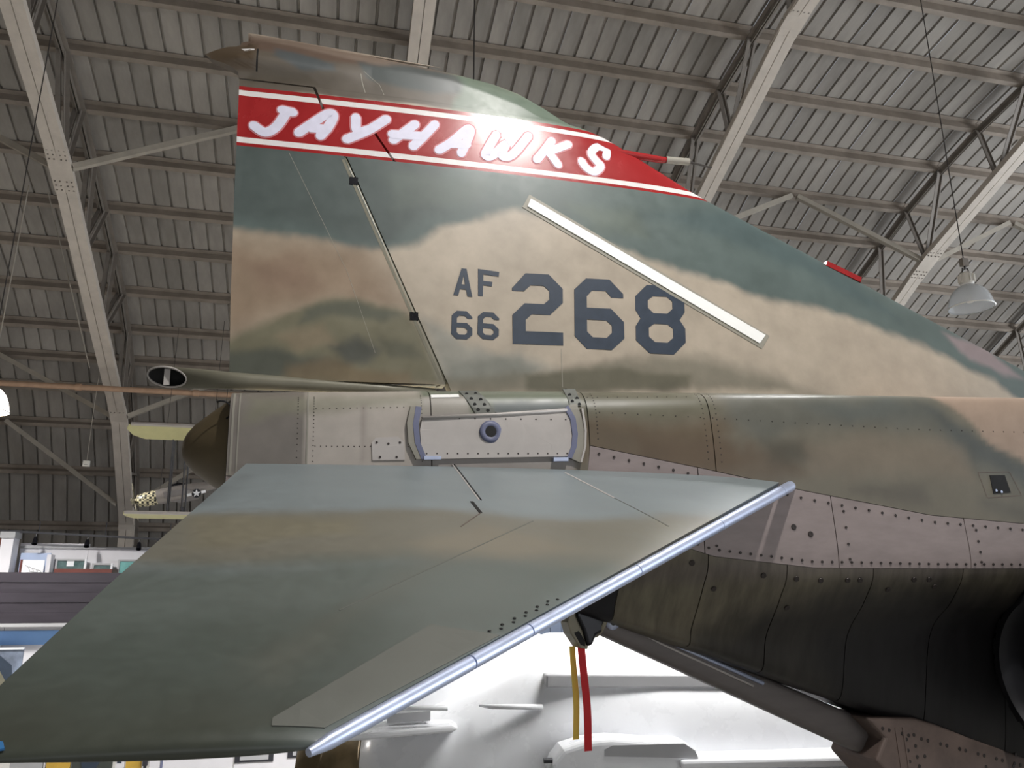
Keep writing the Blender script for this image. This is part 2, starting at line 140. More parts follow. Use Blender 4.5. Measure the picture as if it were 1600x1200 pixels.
M = dict(
    camo=mat('camouflage_paint', (128, 120, 100), .42, var=.07, scale=9, paint=True),
    stab=mat('stabilator_paint', (100, 110, 105), .40, var=.09, scale=22, paint=True),
    red=mat('stripe_red', (150, 34, 36), .25, var=.10, scale=5),
    white=mat('stripe_white', (222, 218, 216), .26, var=.04),
    letterwhite=mat('brushed_white', (214, 212, 230), .5, var=.06, scale=20),
    letterpink=mat('pink_overspray', (196, 118, 124), .5, var=.06, scale=20),
    serial=mat('serial_blue_black', (46, 57, 72), .5, var=.14, scale=14),
    slime=mat('formation_strip_white', (254, 254, 251), .30, var=.015),
    slimebase=mat('formation_strip_base', (150, 146, 134), .5, var=.05),
    seam=mat('dark_gap', (18, 16, 14), .8, var=.1),
    core=mat('dark_inner_structure', (26, 23, 20), .8, var=.1),
    bare=mat('bare_titanium', (146, 134, 132), .5, .12, var=.12, scale=5, stretch=(1, 1, 3)),
    shield=mat('scorched_shield', (62, 58, 54), .42, .3, var=.30, scale=4.5, stretch=(4, 1, .7), paint=True),
    shielddark=mat('scorched_shield_dark', (30, 30, 34), .5, .4, var=.35, scale=3.5),
    rivet=mat('rivet_dark', (58, 52, 50), .5, .4, var=.1),
    alu=mat('polished_edge_metal', (196, 206, 232), .42, .6, var=.05, scale=12),
    greyplate=mat('grey_doubler', (104, 106, 100), .5, .1, var=.05),
    plate=mat('pale_plate', (186, 180, 176), .42, .1, var=.05, scale=8),
    blueseal=mat('blue_grey_seal', (108, 112, 138), .5, var=.08),
    arcgrey=mat('seal_rail_grey', (146, 142, 132), .5, var=.06),
    black=mat('black_hole', (8, 8, 10), .7, var=.05),
    blackgloss=mat('black_gloss_metal', (24, 24, 30), .28, .4, var=.2),
    cone=mat('tail_cone_brown', (92, 80, 58), .55, var=.16, scale=5),
    arm=mat('hook_arm_grey', (104, 98, 96), .5, .25, var=.12, scale=5, stretch=(.6, 3, 3)),
    armlip=mat('hook_claw_beige', (140, 134, 116), .5, .2, var=.15),
    belly=mat('rusty_belly_plate', (104, 90, 84), .6, .2, var=.25, scale=6),
    tubem=mat('fuel_vent_grey', (116, 113, 98), .45, .1, var=.08),
    ribred=mat('ribbon_red', (214, 24, 32), .6, var=.08),
    ribyel=mat('strap_yellow', (246, 218, 96), .6, var=.06),
    sheet=mat('roof_sheet_grey', (152, 146, 139), .62, .05, var=.2, scale=2.2, stretch=(1.6, .5, .5), rnd=.16),
    purlin=mat('purlin_brown_grey', (144, 133, 122), .65, .05, var=.22, scale=3),
    chord=mat('truss_cream_paint', (198, 188, 177), .5, var=.10, scale=4),
    web=mat('truss_grey_paint', (130, 122, 114), .55, .1, var=.15, scale=5),
    brace=mat('brace_pale_paint', (168, 160, 148), .5, var=.12, scale=4),
    pipe=mat('pipe_primer', (186, 152, 126), .5, var=.14, scale=6),
    cable=mat('steel_cable', (70, 66, 64), .5, .5, var=.1),
    concrete=mat('floor_concrete', (165, 163, 158), .5, var=.08, scale=1.5),
    wallw=mat('partition_white', (214, 212, 216), .55, var=.03),
    bluep=mat('panel_pale_blue', (176, 190, 218), .5, var=.05),
    bluestripe=mat('stripe_blue', (120, 160, 214), .5, var=.03),
    fascia=mat('dark_boards', (46, 41, 49), .55, var=.22, scale=3, stretch=(.4, 4, 4)),
    redwood=mat('red_brown_wood', (96, 46, 38), .5, var=.15),
    frame=mat('dark_frame', (44, 44, 50), .45, var=.1),
    jetwhite=mat('jet_white_gloss', (240, 241, 244), .28, var=.025, scale=3, coat=.3),
    jetgrey=mat('jet_grey_panel', (168, 168, 170), .4, var=.04),
    burnt=mat('burnt_nozzle', (128, 112, 84), .42, .5, var=.45, scale=3.5, stretch=(1, 1, 1)),
    yellow=mat('model_pale_yellow', (204, 200, 150), .5, var=.06),
    silver=mat('model_silver', (140, 134, 130), .35, .35, var=.08, scale=14),
    sign=mat('sign_ochre', (196, 158, 64), .55, var=.12),
    signdark=mat('sign_dark', (62, 66, 62), .55, var=.12),
    rubber=mat('tyre_rubber', (28, 28, 28), .8, var=.1),
    bluetape=mat('blue_tape', (58, 122, 182), .5, var=.05),
    galv=mat('lamp_housing_white', (226, 222, 214), .45, var=.05),
    bulb=mat('lit_lamp', (255, 244, 232), .5, emit=9.),
)
def clear_mat():
    m = bpy.data.materials.new('clear_prismatic_acrylic'); m.use_nodes = True
    nt = m.node_tree; p = nt.nodes['Principled BSDF']
    p.inputs['Base Color'].default_value = (.93, .95, .97, 1); p.inputs['Roughness'].default_value = .14
    p.inputs['IOR'].default_value = 1.3; p.inputs['Transmission Weight'].default_value = .68
    w = nt.nodes.new('ShaderNodeTexWave'); w.inputs['Scale'].default_value = 18; w.inputs['Distortion'].default_value = 2
    b = nt.nodes.new('ShaderNodeBump'); b.inputs['Strength'].default_value = .25; b.inputs['Distance'].default_value = .004
    nt.links.new(w.outputs['Fac'], b.inputs['Height']); nt.links.new(b.outputs['Normal'], p.inputs['Normal'])
    return m
M['acrylic'] = clear_mat()

def link(o, parent=None):
    COL.objects.link(o)
    if parent is not None: o.parent = parent
    return o
def thing(name, label, cat, loc=(0, 0, 0), rotz=0., group=None, kind=None):
    o = bpy.data.objects.new(name, None); o.empty_display_size = .1; link(o); o.location = loc; o.rotation_euler = (0, 0, rotz)
    if label: o['label'] = label
    if cat: o['category'] = cat
    if group: o['group'] = group
    if kind: o['kind'] = kind
    return o
def tag(o, label=None, cat=None, group=None, kind=None):
    for k, v in (('label', label), ('category', cat), ('group', group), ('kind', kind)):
        if v: o[k] = v
    return o
def make(name, verts, faces, m, parent=None, smooth=False, paint=None, loc=None, mats=None, fm=None):
    me = bpy.data.meshes.new(name); me.from_pydata([tuple(map(float, v)) for v in verts], [], faces)
    me.materials.append(M[m])
    for x in (mats or []): me.materials.append(M[x])
    if fm is not None: me.polygons.foreach_set('material_index', fm)
    if smooth: me.polygons.foreach_set('use_smooth', [True] * len(me.polygons))
    if paint is not None:
        a = me.color_attributes.new('paint', 'FLOAT_COLOR', 'POINT')
        c = np.ones((len(verts), 4)); c[:, :3] = paint; a.data.foreach_set('color', c.ravel())
    me.update()
    o = bpy.data.objects.new(name, me); link(o, parent)
    if loc is not None: o.location = loc
    return o
def dup(o, parent=None, loc=None, rot=None):
    c = o.copy(); link(c); c.parent = parent if parent is not None else o.parent
    if loc is not None: c.location = loc
    if rot is not None: c.rotation_euler = rot
    return c
def autosmooth(o, ang=35):
    me = o.data
    me.polygons.foreach_set('use_smooth', [True] * len(me.polygons))
    bm = bmesh.new(); bm.from_mesh(me)
    for e in bm.edges:
        if len(e.link_faces) != 2 or e.calc_face_angle(0) > math.radians(ang): e.smooth = False
    bm.to_mesh(me); bm.free(); return o

class MB:
    def __init__(s): s.v = []; s.f = []
    def add(s, vs, fs):
        b = len(s.v); s.v += [tuple(v) for v in vs]; s.f += [tuple(b + i for i in f) for f in fs]; return s
    def box(s, c, d, R=None):
        vs = []
        for x in (-.5, .5):
            for y in (-.5, .5):
                for z in (-.5, .5):
                    p = Vector((x * d[0], y * d[1], z * d[2]))
                    if R is not None: p = R @ p
                    vs.append(p + Vector(c))
        return s.add(vs, [(0, 1, 3, 2), (4, 6, 7, 5), (0, 4, 5, 1), (2, 3, 7, 6), (0, 2, 6, 4), (1, 5, 7, 3)])
    def bar(s, a, b, w, h, up=(0, 0, 1)):
        a, b = Vector(a), Vector(b); t = (b - a); L = t.length; t.normalize()
        sd = t.cross(Vector(up))
        if sd.length < 1e-4: sd = t.cross(Vector((1, 0, 0)))
        sd.normalize(); u = sd.cross(t)
        R = Matrix((t, sd, u)).transposed()
        return s.box((a + b) / 2, (L, w, h), R)
    def angle(s, a, b, w, th, up=(0, 0, 1)):       # L-section bar
        a, b = Vector(a), Vector(b); t = (b - a).normalized(); sd = t.cross(Vector(up)).normalized(); u = sd.cross(t)
        s.bar(a, b, w, th, up); s.bar(a + sd * (w / 2 - th / 2) + u * (w / 2), b + sd * (w / 2 - th / 2) + u * (w / 2), th, w, up); return s
    def tube(s, pts, r, n=10, caps=True):
        pts = [Vector(p) for p in pts]; rs = r if isinstance(r, (list, tuple)) else [r] * len(pts)
        b = len(s.v); pu = None
        for i, p in enumerate(pts):
            t = (pts[min(i + 1, len(pts) - 1)] - pts[max(i - 1, 0)]).normalized()
            if pu is None: pu = t.cross(Vector((0, 0, 1))); pu = pu if pu.length > 1e-3 else t.cross(Vector((1, 0, 0)))
            pu = (pu - t * pu.dot(t)).normalized(); w = t.cross(pu)
            for k in range(n):
                a = 2 * PI * k / n; s.v.append(tuple(p + (pu * math.cos(a) + w * math.sin(a)) * rs[i]))
        for i in range(len(pts) - 1):
            for k in range(n):
                s.f.append((b + i * n + k, b + i * n + (k + 1) % n, b + (i + 1) * n + (k + 1) % n, b + (i + 1) * n + k))
        if caps:
            s.f.append(tuple(b + k for k in range(n))[::-1]); s.f.append(tuple(b + (len(pts) - 1) * n + k for k in range(n)))
        return s
    def lathe(s, prof, o=(0, 0, 0), ax=(0, 0, 1), n=24, sy=1.):   # prof: (radius, along)
        ax = Vector(ax).normalized(); e1 = ax.cross(Vector((0, 1, 0)))
        if e1.length < 1e-3: e1 = ax.cross(Vector((1, 0, 0)))
        e1.normalize(); e2 = ax.cross(e1); b = len(s.v); o = Vector(o)
        for r, h in prof:
            for k in range(n):
                a = 2 * PI * k / n; s.v.append(tuple(o + ax * h + e1 * (r * math.cos(a) * sy) + e2 * (r * math.sin(a))))
        for i in range(len(prof) - 1):
            for k in range(n):
                s.f.append((b + i * n + k, b + i * n + (k + 1) % n, b + (i + 1) * n + (k + 1) % n, b + (i + 1) * n + k))
        return s
    def prism(s, poly, fr, to):                    # poly in 2D; fr/to: functions 2D -> 3D
        n = len(poly); vs = [fr(p) for p in poly] + [to(p) for p in poly]
        return s.add(vs, [tuple(range(n))[::-1], tuple(range(n, 2 * n))] + [(i, (i + 1) % n, n + (i + 1) % n, n + i) for i in range(n)])
    def build(s, name, m, parent=None, smooth=False, ang=None, **k):
        o = make(name, s.v, s.f, m, parent, smooth, **k)
        bm = bmesh.new(); bm.from_mesh(o.data); bmesh.ops.recalc_face_normals(bm, faces=bm.faces); bm.to_mesh(o.data); bm.free()
        if ang: autosmooth(o, ang)
        return o

# -- value noise and soft-edged paint layers: the camouflage as it is sprayed on
_H = RNG.rand(64, 64)
def vnoise(x, y):
    xi, yi = np.floor(x).astype(int), np.floor(y).astype(int); fx, fy = x - xi, y - yi
    fx, fy = fx * fx * (3 - 2 * fx), fy * fy * (3 - 2 * fy); h = lambda a, b: _H[a % 64, b % 64]
    return (h(xi, yi) * (1 - fx) + h(xi + 1, yi) * fx) * (1 - fy) + (h(xi, yi + 1) * (1 - fx) + h(xi + 1, yi + 1) * fx) * fy
def fbm(x, y, s=1.):
    r = 0; a = .5
    for k in range(5): r = r + a * vnoise(x * s + 7.3 * k, y * s + 3.1 * k); a *= .5; s *= 2.1
    return r - .48
def sdf(poly, x, y):
    d = np.full(x.shape, 1e9); ins = np.zeros(x.shape, bool); n = len(poly)
    for i in range(n):
        ax, ay = poly[i]; bx, by = poly[(i + 1) % n]; ex, ey = bx - ax, by - ay
        t = np.clip(((x - ax) * ex + (y - ay) * ey) / (ex * ex + ey * ey + 1e-12), 0, 1)
        d = np.minimum(d, np.hypot(x - ax - t * ex, y - ay - t * ey))
        c = (ay > y) != (by > y)
        ins ^= c & (x < (bx - ax) * (y - ay) / ((by - ay) if by != ay else 1e-12) + ax)
    return np.where(ins, -d, d)
def paint(base, layers, x, y, mott=.15):
    x = np.asarray(x, float); y = np.asarray(y, float)
    col = np.ones((len(x), 3)) * lin(base); w = fbm(x, y, 6.)
    w2 = fbm(x + 9, y * 1.6 + 4, 3.2); wx = fbm(x + 3, y + 8, 4.5) * .09; wy = fbm(x + 5, y + 1, 4.5) * .09
    for poly, c, soft, op in layers:
        d = sdf(poly, x + wx * min(1, soft / .03), y + wy * min(1, soft / .03)) + w * soft * 1.3
        t = np.clip(.5 - d / (2.6 * soft), 0, 1); t = (t * t * (3 - 2 * t) * op)[:, None]
        col = col * (1 - t) + lin(c) * t
    return np.clip(col * (1 + mott * (w2 * 2.0 + w)[:, None]), 0, 1)

# ================================================================ the hangar shell
ARC_TOP = [(4.0, 11.05), (6.0, 10.95), (7.6, 10.72), (8.7, 10.55), (9.3, 10.47), (10.4, 10.25), (11.4, 9.97), (12.3, 9.64), (13.2, 9.22), (14.2, 8.74), (15.03, 8.32),
           (15.97, 7.80), (16.7, 7.24), (17.25, 6.72), (17.7, 6.25), (18.25, 5.55), (18.9, 4.55), (19.4, 3.45), (19.75, 2.2), (20.0, 0.0)]
def arc_h(d): return float(np.interp(d, [p[0] for p in ARC_TOP], [p[1] for p in ARC_TOP]))
def offset_arc(off):
    P = ARC_TOP; out = []
    for i, p in enumerate(P):
        a, b = P[max(i - 1, 0)], P[min(i + 1, len(P) - 1)]; tx, tz = b[0] - a[0], b[1] - a[1]; L = math.hypot(tx, tz)
        out.append((p[0] - tz / L * off, p[1] + tx / L * off))
    return out
TR_S = [-4.44, .808, 6.056, 11.304, 16.552]
SP = 5.248

floor = make('floor', [(-30, -16, 0), (34, -16, 0), (34, 34, 0), (-30, 34, 0)], [(0, 1, 2, 3)], 'concrete'); floor['kind'] = 'structure'

ceiling = thing('ceiling', None, None, (0, 0, 0), HROT, kind='structure')
half = offset_arc(.185); full = [(8 - d, h) for d, h in half[:0:-1]] + half
PW = .29156                                         # one corrugated sheet: flat pan and an upstanding rib
prof = [(0, 0), (PW - .050, 0), (PW - .040, .045), (PW - .010, .045), (PW, 0)]
def sheet_mesh(seg):
    vs = []; fs = []; n = len(prof)
    for i, (d, h) in enumerate(seg):
        a, b = seg[max(i - 1, 0)], seg[min(i + 1, len(seg) - 1)]; tx, tz = b[0] - a[0], b[1] - a[1]; L = math.hypot(tx, tz)
        for x, k in prof: vs.append((x, d - tz / L * k, h + tx / L * k))
    for i in range(len(seg) - 1):
        for k in range(n - 1): fs.append((i * n + k, i * n + k + 1, (i + 1) * n + k + 1, (i + 1) * n + k))
    return vs, fs
vs, fs = sheet_mesh(full)
sheet0 = make('roof_sheet', vs, fs, 'sheet', ceiling)
s = -20.0 + .12; first = True; k = 0
while s < 22:
    if first: sheet0.location = (s, 0, 0); first = False
    else: dup(sheet0, ceiling, (s, 0, random.uniform(-.004, .004)))
    s += PW; k += 1

PUR_D = [6.1, 7.2, 8.22, 9.25, 10.32, 11.32, 12.33, 13.2, 14.17, 15.03, 15.96, 16.7, 17.25, 17.75, 18.28, 18.9, 19.42]
def arc_tan(d):
    a, b = d - .15, d + .15; t = Vector((0, .3, arc_h(b) - arc_h(a))); return t.normalized()
for d in PUR_D:
    t = arc_tan(d); nrm = Vector((0, -t.z, t.y)); base = Vector((0, d, arc_h(d)))
    b = MB()
    L = SP - .012
    # a zed purlin: web across the slope, a lip along the bottom and one under the sheets
    b.bar(base + nrm * .09, base + nrm * .09 + Vector((L, 0, 0)), .012, .15, nrm)
    b.bar(base + nrm * .016 + t * .038, base + nrm * .016 + t * .038 + Vector((L, 0, 0)), .085, .012, nrm)
    b.bar(base + nrm * .165 - t * .038, base + nrm * .165 - t * .038 + Vector((L, 0, 0)), .085, .012, nrm)
    p0 = b.build('purlin', 'purlin', ceiling); p0.location = (TR_S[0] - SP, 0, 0)
    for i in range(5): dup(p0, ceiling, (TR_S[i], 0, 0))

# end wall far to the left, and the wall strip at the foot of the roof on the camera's side
e = MB(); pts = [(d, h) for d, h in full if h > 0]
e.prism([(pts[0][0], 0)] + pts + [(pts[-1][0], 0)], lambda p: hp(-20, p[0], p[1]), lambda p: hp(-20.2, p[0], p[1]))
wl = e.build('wall_left', 'sheet'); wl['kind'] = 'structure'

# ---------------------------------------------------------------- arched trusses
BOT = [(3.4, 10.45), (8.2, 9.90), (12.0, 8.32), (17.0, 5.42), (18.72, 3.35), (19.25, 0.0)]
VEES = [(6.2, 5.1, 6.1), (8.2, 7.2, 8.22), (10.1, 9.25, 10.32), (12.0, 11.32, 12.33), (13.4, 13.2, 14.17), (14.95, 15.03, 15.96), (17.0, 16.7, 17.25), (17.85, 18.28, 18.9)]
def bot_h(d): return float(np.interp(d, [p[0] for p in BOT], [p[1] for p in BOT]))
def make_truss():
    T = thing('roof_truss', 'x', 'truss', (0, 0, 0), HROT, 'arched steel roof trusses')
    X = Vector((1, 0, 0))
    for i in range(len(BOT) - 1):
        a, b = Vector((0, *BOT[i])), Vector((0, *BOT[i + 1])); t = (b - a).normalized(); nr = -t.cross(X)
        if i == 0: a = a - t * .8
        for sg in (-1, 1):
            c = MB(); o = X * sg * .077
            c.bar(a + o, b + o, .142, .014, nr)
            c.bar(a + o + X * sg * .066 + nr * .05, b + o + X * sg * .066 + nr * .05, .014, .10, nr)
            c.bar(a + o - X * sg * .066 + nr * .05, b + o - X * sg * .066 + nr * .05, .014, .10, nr)
            c.build('chord_channel', 'chord', T)
    for i in (1, 2, 3, 4):                         # bolted splice plates at the bends
        p = Vector((0, *BOT[i])); t = (Vector((0, *BOT[min(i + 1, 5)])) - Vector((0, *BOT[i - 1]))).normalized(); nr = t.cross(X)
        if nr.z > 0: nr = -nr
        c = MB(); c.bar(p - t * .42 + nr * .016, p + t * .42 + nr * .016, .325, .012, nr)
        pl = c.build('splice_plate', 'chord', T)
        c = MB()
        for ix in (-.12, -.05, .05, .12):
            for it in (-.36, -.28, -.2, .2, .28, .36):
                c.lathe([(.013, 0), (.013, .012), (.006, .016)], p + X * ix + t * it + nr * .022, nr, 6)
        bo = c.build('bolts', 'web', pl); bo['kind'] = 'stuff'
    tops = [p for p in ARC_TOP]
    for sg in (-1, 1):
        c = MB()
        for i in range(len(tops) - 1):
            a, b = Vector((sg * .055, *tops[i])), Vector((sg * .055, *tops[i + 1])); t = (b - a).normalized(); nr = t.cross(X)
            e2 = t * .004
            c.bar(a - nr * -.005 - e2, b - nr * -.005 + e2, .08, .012, nr)
            c.bar(a + X * -sg * .036 + nr * .04 - e2, b + X * -sg * .036 + nr * .04 + e2, .012, .09, nr)
        c.build('top_chord', 'web', T)
    for bd, t1, t2 in VEES:
        for td in (t1, t2):
            a = Vector((0, bd, bot_h(bd) + .04)); b = Vector((0, td, arc_h(td) - .02))
            c = MB()
            for sg in (-1, 1): c.angle(a + X * sg * .03, b + X * sg * .03, .062, .009, X * sg)
            c.build('web_member', 'web', T)
    for d, n in ((12.0, 2), (17.0, 2), (18.4, 2)):   # knee braces, out to the purlins on either side
        td = {12.0: 12.33, 17.0: 17.25, 18.4: 18.28}[d]
        for sg in (-1, 1):
            a = Vector((sg * .17, d, bot_h(d) + .02)); b = Vector((sg * (SP / 2 - .06), td, arc_h(td) - .01))
            c = MB(); c.bar(a, b, .09, .012); c.bar(a + Vector((0, .04, .045)), b + Vector((0, .04, .045)), .012, .09); c.bar(a + Vector((0, -.04, .045)), b + Vector((0, -.04, .045)), .012, .09)
            c.build('knee_brace', 'brace', T)
    return T
def copy_tree(o, parent=None):
    c = o.copy(); link(c); c.parent = parent
    for ch in list(o.children): copy_tree(ch, c)
    return c
tr0 = make_truss()
TLAB = ['cream double-channel roof truss at the left, left of the tail fin\'s trailing edge', 'roof truss whose cream chord meets the pointed fin tip from above',
        'roof truss rising right of the red stripe\'s forward end, bolted splice near the top edge', 'roof truss passing behind the hanging clear lamp',
        'farthest roof truss, only struts of it showing above the fin root at the right edge']
for i, s in enumerate(TR_S):
    t = tr0 if i == 0 else copy_tree(tr0)
    t.location = hp(s, 0, 0); t['label'] = TLAB[i]

# long tie pipe along the hangar below the left truss's bend
b = MB(); b.tube([(-8, 0, 0), (22, 0, 0)], .055, 12)
for x in np.arange(-7, 22, 2.1): b.tube([(x, 0, 0), (x + .1, 0, 0)], .068, 12)
o = b.build('tie_pipe', 'pipe', ang=35); o.location = hp(0, 15.6, 5.72); o.rotation_euler = (0, 0, HROT)
tag(o, 'salmon-coloured pipe running level in front of the left truss', 'pipe')
def cable(name, a, b, r, label, m='cable', sag=0., group=None):
    pts = []
    for i in range(9):
        t = i / 8; p = Vector(a).lerp(Vector(b), t); p.z -= sag * 4 * t * (1 - t); pts.append(p)
    o = MB().tube(pts, r, 6).build(name, m, ang=60); tag(o, label, 'cable', group); return o
# ================================================================ the camouflaged jet fighter: one thing, all else its parts
JET = thing('fighter_jet', 'big camouflaged jet fighter tail with red banded fin numbered 268', 'airplane')
JM = Matrix(JET_M).to_4x4(); JM.translation = Vector(JET_O); JET.matrix_world = JM
# local axes: x towards the nose, y to the port side (away from the camera), z up

def fin_le(z):
    pz = [-.3, 0, .347 - .02] + [p[1] for p in FIN_LE[2::-1]] + [p[1] for p in CAP_T[-2::-1]]
    px = [7.5, 6.55, 5.83] + [p[0] for p in FIN_LE[2::-1]] + [p[0] for p in CAP_T[-2::-1]]
    z_, x_ = [], []
    for a, b in sorted(zip(pz, px)):
        if z_ and a <= z_[-1]: a = z_[-1] + 1e-4
        z_.append(a); x_.append(b)
    return np.interp(z, z_, x_)
def fin_ht(x, z):
    x = np.asarray(x, float); z = np.asarray(z, float)
    xle = np.interp(z, [-.3, 0., .26, .895, 1.403, 1.787, 2.2], [8., 6.4, 5.77, 4.33, 3.157, 2.372, 1.2])
    xle = np.maximum(xle, fin_le(z) + .001)
    c = np.clip(x / xle, -.04, 1); T = np.interp(z, [0, 2.], [.09, .05])
    h = T * np.sqrt(np.maximum(1 - c, 0)) * (np.maximum(c, 0) + .06) / .42
    cap = np.clip((z - 1.95) / .32, 0, 1); bul = np.clip((x + .26) / .2, 0, 1) * np.clip((.75 - x) / .7, 0, 1) * np.exp(-((z - 2.055) / .075) ** 2) * .055
    zt = np.interp(x, [-.3, -.01, 0, .6, 1.25, 1.5, 1.75, 2.0, 2.37], [2.12, 2.16, 2.27, 2.245, 2.235, 2.185, 2.125, 2.0, 1.852])
    top = np.sqrt(np.clip((zt - z) / .12, 0, 1)) 
    h = np.where(z > 1.93, np.minimum(h + bul, .075) * np.maximum(top, .08), h)
    return h
def band_shift(x, z): return .010 * x * np.clip((z - 1.55) / .25, 0, 1) * np.clip((1.93 - z) / .04, 0, 1)

# stripe bands: z edges and which paint
BANDS = [(1.464, 1.486, 'red'), (1.486, 1.523, 'white'), (1.523, 1.808, 'red'), (1.808, 1.844, 'white'), (1.845, 1.872, 'red')]
def band_mat(z):
    for i, (a, b, m) in enumerate(BANDS):
        if a < z < b: return 1 if m == 'red' else 2
    return 0
def slab(name, zs, xl, xr, nx, parent, htf, layers, base, power=1.):
    vs = []; rows = []
    for z in zs:
        a, b = float(xl(z)), float(xr(z)); rows.append((z, a, b))
    u = np.linspace(0, 1, nx)
    X = np.array([[a + (b - a) * t for t in u] for z, a, b in rows]); Z = np.array([[z] * nx for z, a, b in rows])
    Hh = htf(X, Z); Zs = Z + band_shift(X, Z)
    nr = len(rows); N = nr * nx
    V = np.concatenate([np.stack([X, -Hh, Zs], -1).reshape(-1, 3), np.stack([X, Hh, Zs], -1).reshape(-1, 3)])
    F = []; fm = []
    for i in range(nr - 1):
        mi = band_mat((rows[i][0] + rows[i + 1][0]) / 2)
        for k in range(nx - 1):
            a, b, c, d = i * nx + k, i * nx + k + 1, (i + 1) * nx + k + 1, (i + 1) * nx + k
            F.append((a, b, c, d)); fm.append(mi); F.append((N + d, N + c, N + b, N + a)); fm.append(mi)
        a, d = i * nx, (i + 1) * nx; F.append((a, d, N + d, N + a)); fm.append(mi)
        a, d = i * nx + nx - 1, (i + 1) * nx + nx - 1; F.append((d, a, N + a, N + d)); fm.append(mi)
    for k in range(nx - 1):
        F.append((k, N + k, N + k + 1, k + 1)); fm.append(0); q = (nr - 1) * nx
        F.append((q + k, q + k + 1, N + q + k + 1, N + q + k)); fm.append(0)
    col = paint(base, layers, V[:, 0], V[:, 2])
    o = make(name, V, F, 'camo', parent, True, paint=col, mats=['red', 'white'], fm=fm)
    return autosmooth(o, 40)
def zrows(z0, z1, st, extra=()):
    zs = set(np.round(np.arange(z0, z1, st), 4)) | {z1} | {b for a, c, _ in BANDS for b in (a, c) if z0 < b < z1} | {e for e in extra if z0 < e < z1}
    zs = sorted(zs); out = [zs[0]]
    for z in zs[1:]:
        if z - out[-1] > .0009: out.append(z)
    return out
H0, H1, H2, H3, H4, H5 = HINGE
def hinge(z):
    if z < 1.462: t = (z - H0[1]) / (H1[1] - H0[1]); return H0[0] + (H1[0] - H0[0]) * t
    if z < 1.650: t = (z - H2[1]) / (H3[1] - H2[1]); return H2[0] + (H3[0] - H2[0]) * t
    t = (z - H4[1]) / (H5[1] - H4[1]); return H4[0] + (H5[0] - H4[0]) * t
GAP = .009
def rud_te(z): return float(np.interp(z, [p[1] for p in RUD_TE], [p[0] for p in RUD_TE]))
CL = [(1.9269, -.052)] + [(p[1], p[0]) for p in CAP_L]
def fin_left(z):
    if z < 1.9265: return hinge(z) + GAP
    return float(np.interp(z, [a for a, _ in CL], [b for _, b in CL]))
FIN = slab('vertical_fin', zrows(-.12, 2.262, .016, (1.4615, 1.4625, 1.6495, 1.6505, 1.926, 1.927)), fin_left, fin_le, 260, JET, fin_ht, FIN_PAINT, (172, 160, 144))
RUD = slab('rudder', zrows(.022, 1.917, .016, (1.4615, 1.4625, 1.6495, 1.6505)), rud_te, lambda z: hinge(z) - GAP, 80, JET, fin_ht, FIN_PAINT, (154, 139, 121))
def seam(name, pts, f, parent, w=.004, off=.0012, m='seam'):
    b = MB()
    P = []
    for i in range(len(pts) - 1):
        for q in range(8): P.append(Vector(pts[i]).lerp(Vector(pts[i + 1]), q / 8))
    P.append(Vector(pts[-1])); vs = []; fs = []
    for i, p in enumerate(P):
        t = (P[min(i + 1, len(P) - 1)] - P[max(i - 1, 0)]).normalized(); nn = Vector((-t.y, t.x)) * w / 2
        for q in (p + nn, p - nn): vs.append((q.x, -(float(f(q.x, q.y)) + off), q.y))
        if i: k = 2 * i; fs.append((k - 2, k - 1, k + 1, k))
    b.add(vs, fs); o = b.build(name, m, parent); o['kind'] = 'stuff'; return o
# hinge brackets, the rounded nose of the rudder seen in the gap
b = MB(); pts = []
for z in np.linspace(.03, 1.455, 20): pts.append((hinge(z) - GAP - .004, 0, z))
b.tube(pts, [float(fin_ht(p[0], p[2])) * .93 for p in pts], 14); b.build('rudder_nose', 'tubem', RUD, True)
seam('bare_edge', [(hinge(z) - .024, z) for z in (.05, .5, 1.0, 1.44)], fin_ht, RUD, .017, .0008, 'tubem')
for z in (1.30, .44):
    x = hinge(z); h = float(fin_ht(x, z))
    MB().box((x - .016, 0, z), (.05, h * 2 + .006, .05)).build('hinge_bracket', 'blackgloss', RUD)

# ---- plates that lie on a curved skin: outline (x, z), laid on y = -(f(x, z) + off)
def conform(name, loops, f, off, m, parent, th=.004, cut=.06, smooth=False):
    bm = bmesh.new()
    es = []
    for L in loops:
        vv = [bm.verts.new((x, 0, z)) for x, z in L]; es += [bm.edges.new((vv[i], vv[(i + 1) % len(vv)])) for i in range(len(vv))]
    bmesh.ops.triangle_fill(bm, edges=es, use_beauty=True, use_dissolve=False, normal=(0, -1, 0))
    xs = [p[0] for p in loops[0]]; zs = [p[1] for p in loops[0]]
    for lo, hi, ax in ((min(xs), max(xs), 0), (min(zs), max(zs), 2)):
        k = lo + cut
        while k < hi - .004:
            co = [0, 0, 0]; co[ax] = k; no = [0, 0, 0]; no[ax] = 1
            bmesh.ops.bisect_plane(bm, geom=bm.verts[:] + bm.edges[:] + bm.faces[:], plane_co=co, plane_no=no); k += cut
    be = [e for e in bm.edges if len(e.link_faces) == 1]
    r = bmesh.ops.extrude_edge_only(bm, edges=be); inner = [g for g in r['geom'] if isinstance(g, bmesh.types.BMVert)]
    ins = set(inner); front = [v for v in bm.verts if v not in ins]
    for v in bm.verts:
        h = float(f(v.co.x, v.co.z)) + off
        v.co.y = -(h - (th if v in ins else 0))
    bmesh.ops.recalc_face_normals(bm, faces=bm.faces)
    for fc in bm.faces:
        if abs(fc.normal.y) > .5 and fc.normal.y > 0 and all(v not in ins for v in fc.verts): fc.normal_flip()
    me = bpy.data.meshes.new(name); bm.to_mesh(me); bm.free(); me.materials.append(M[m])
    o = bpy.data.objects.new(name, me); link(o, parent); return o

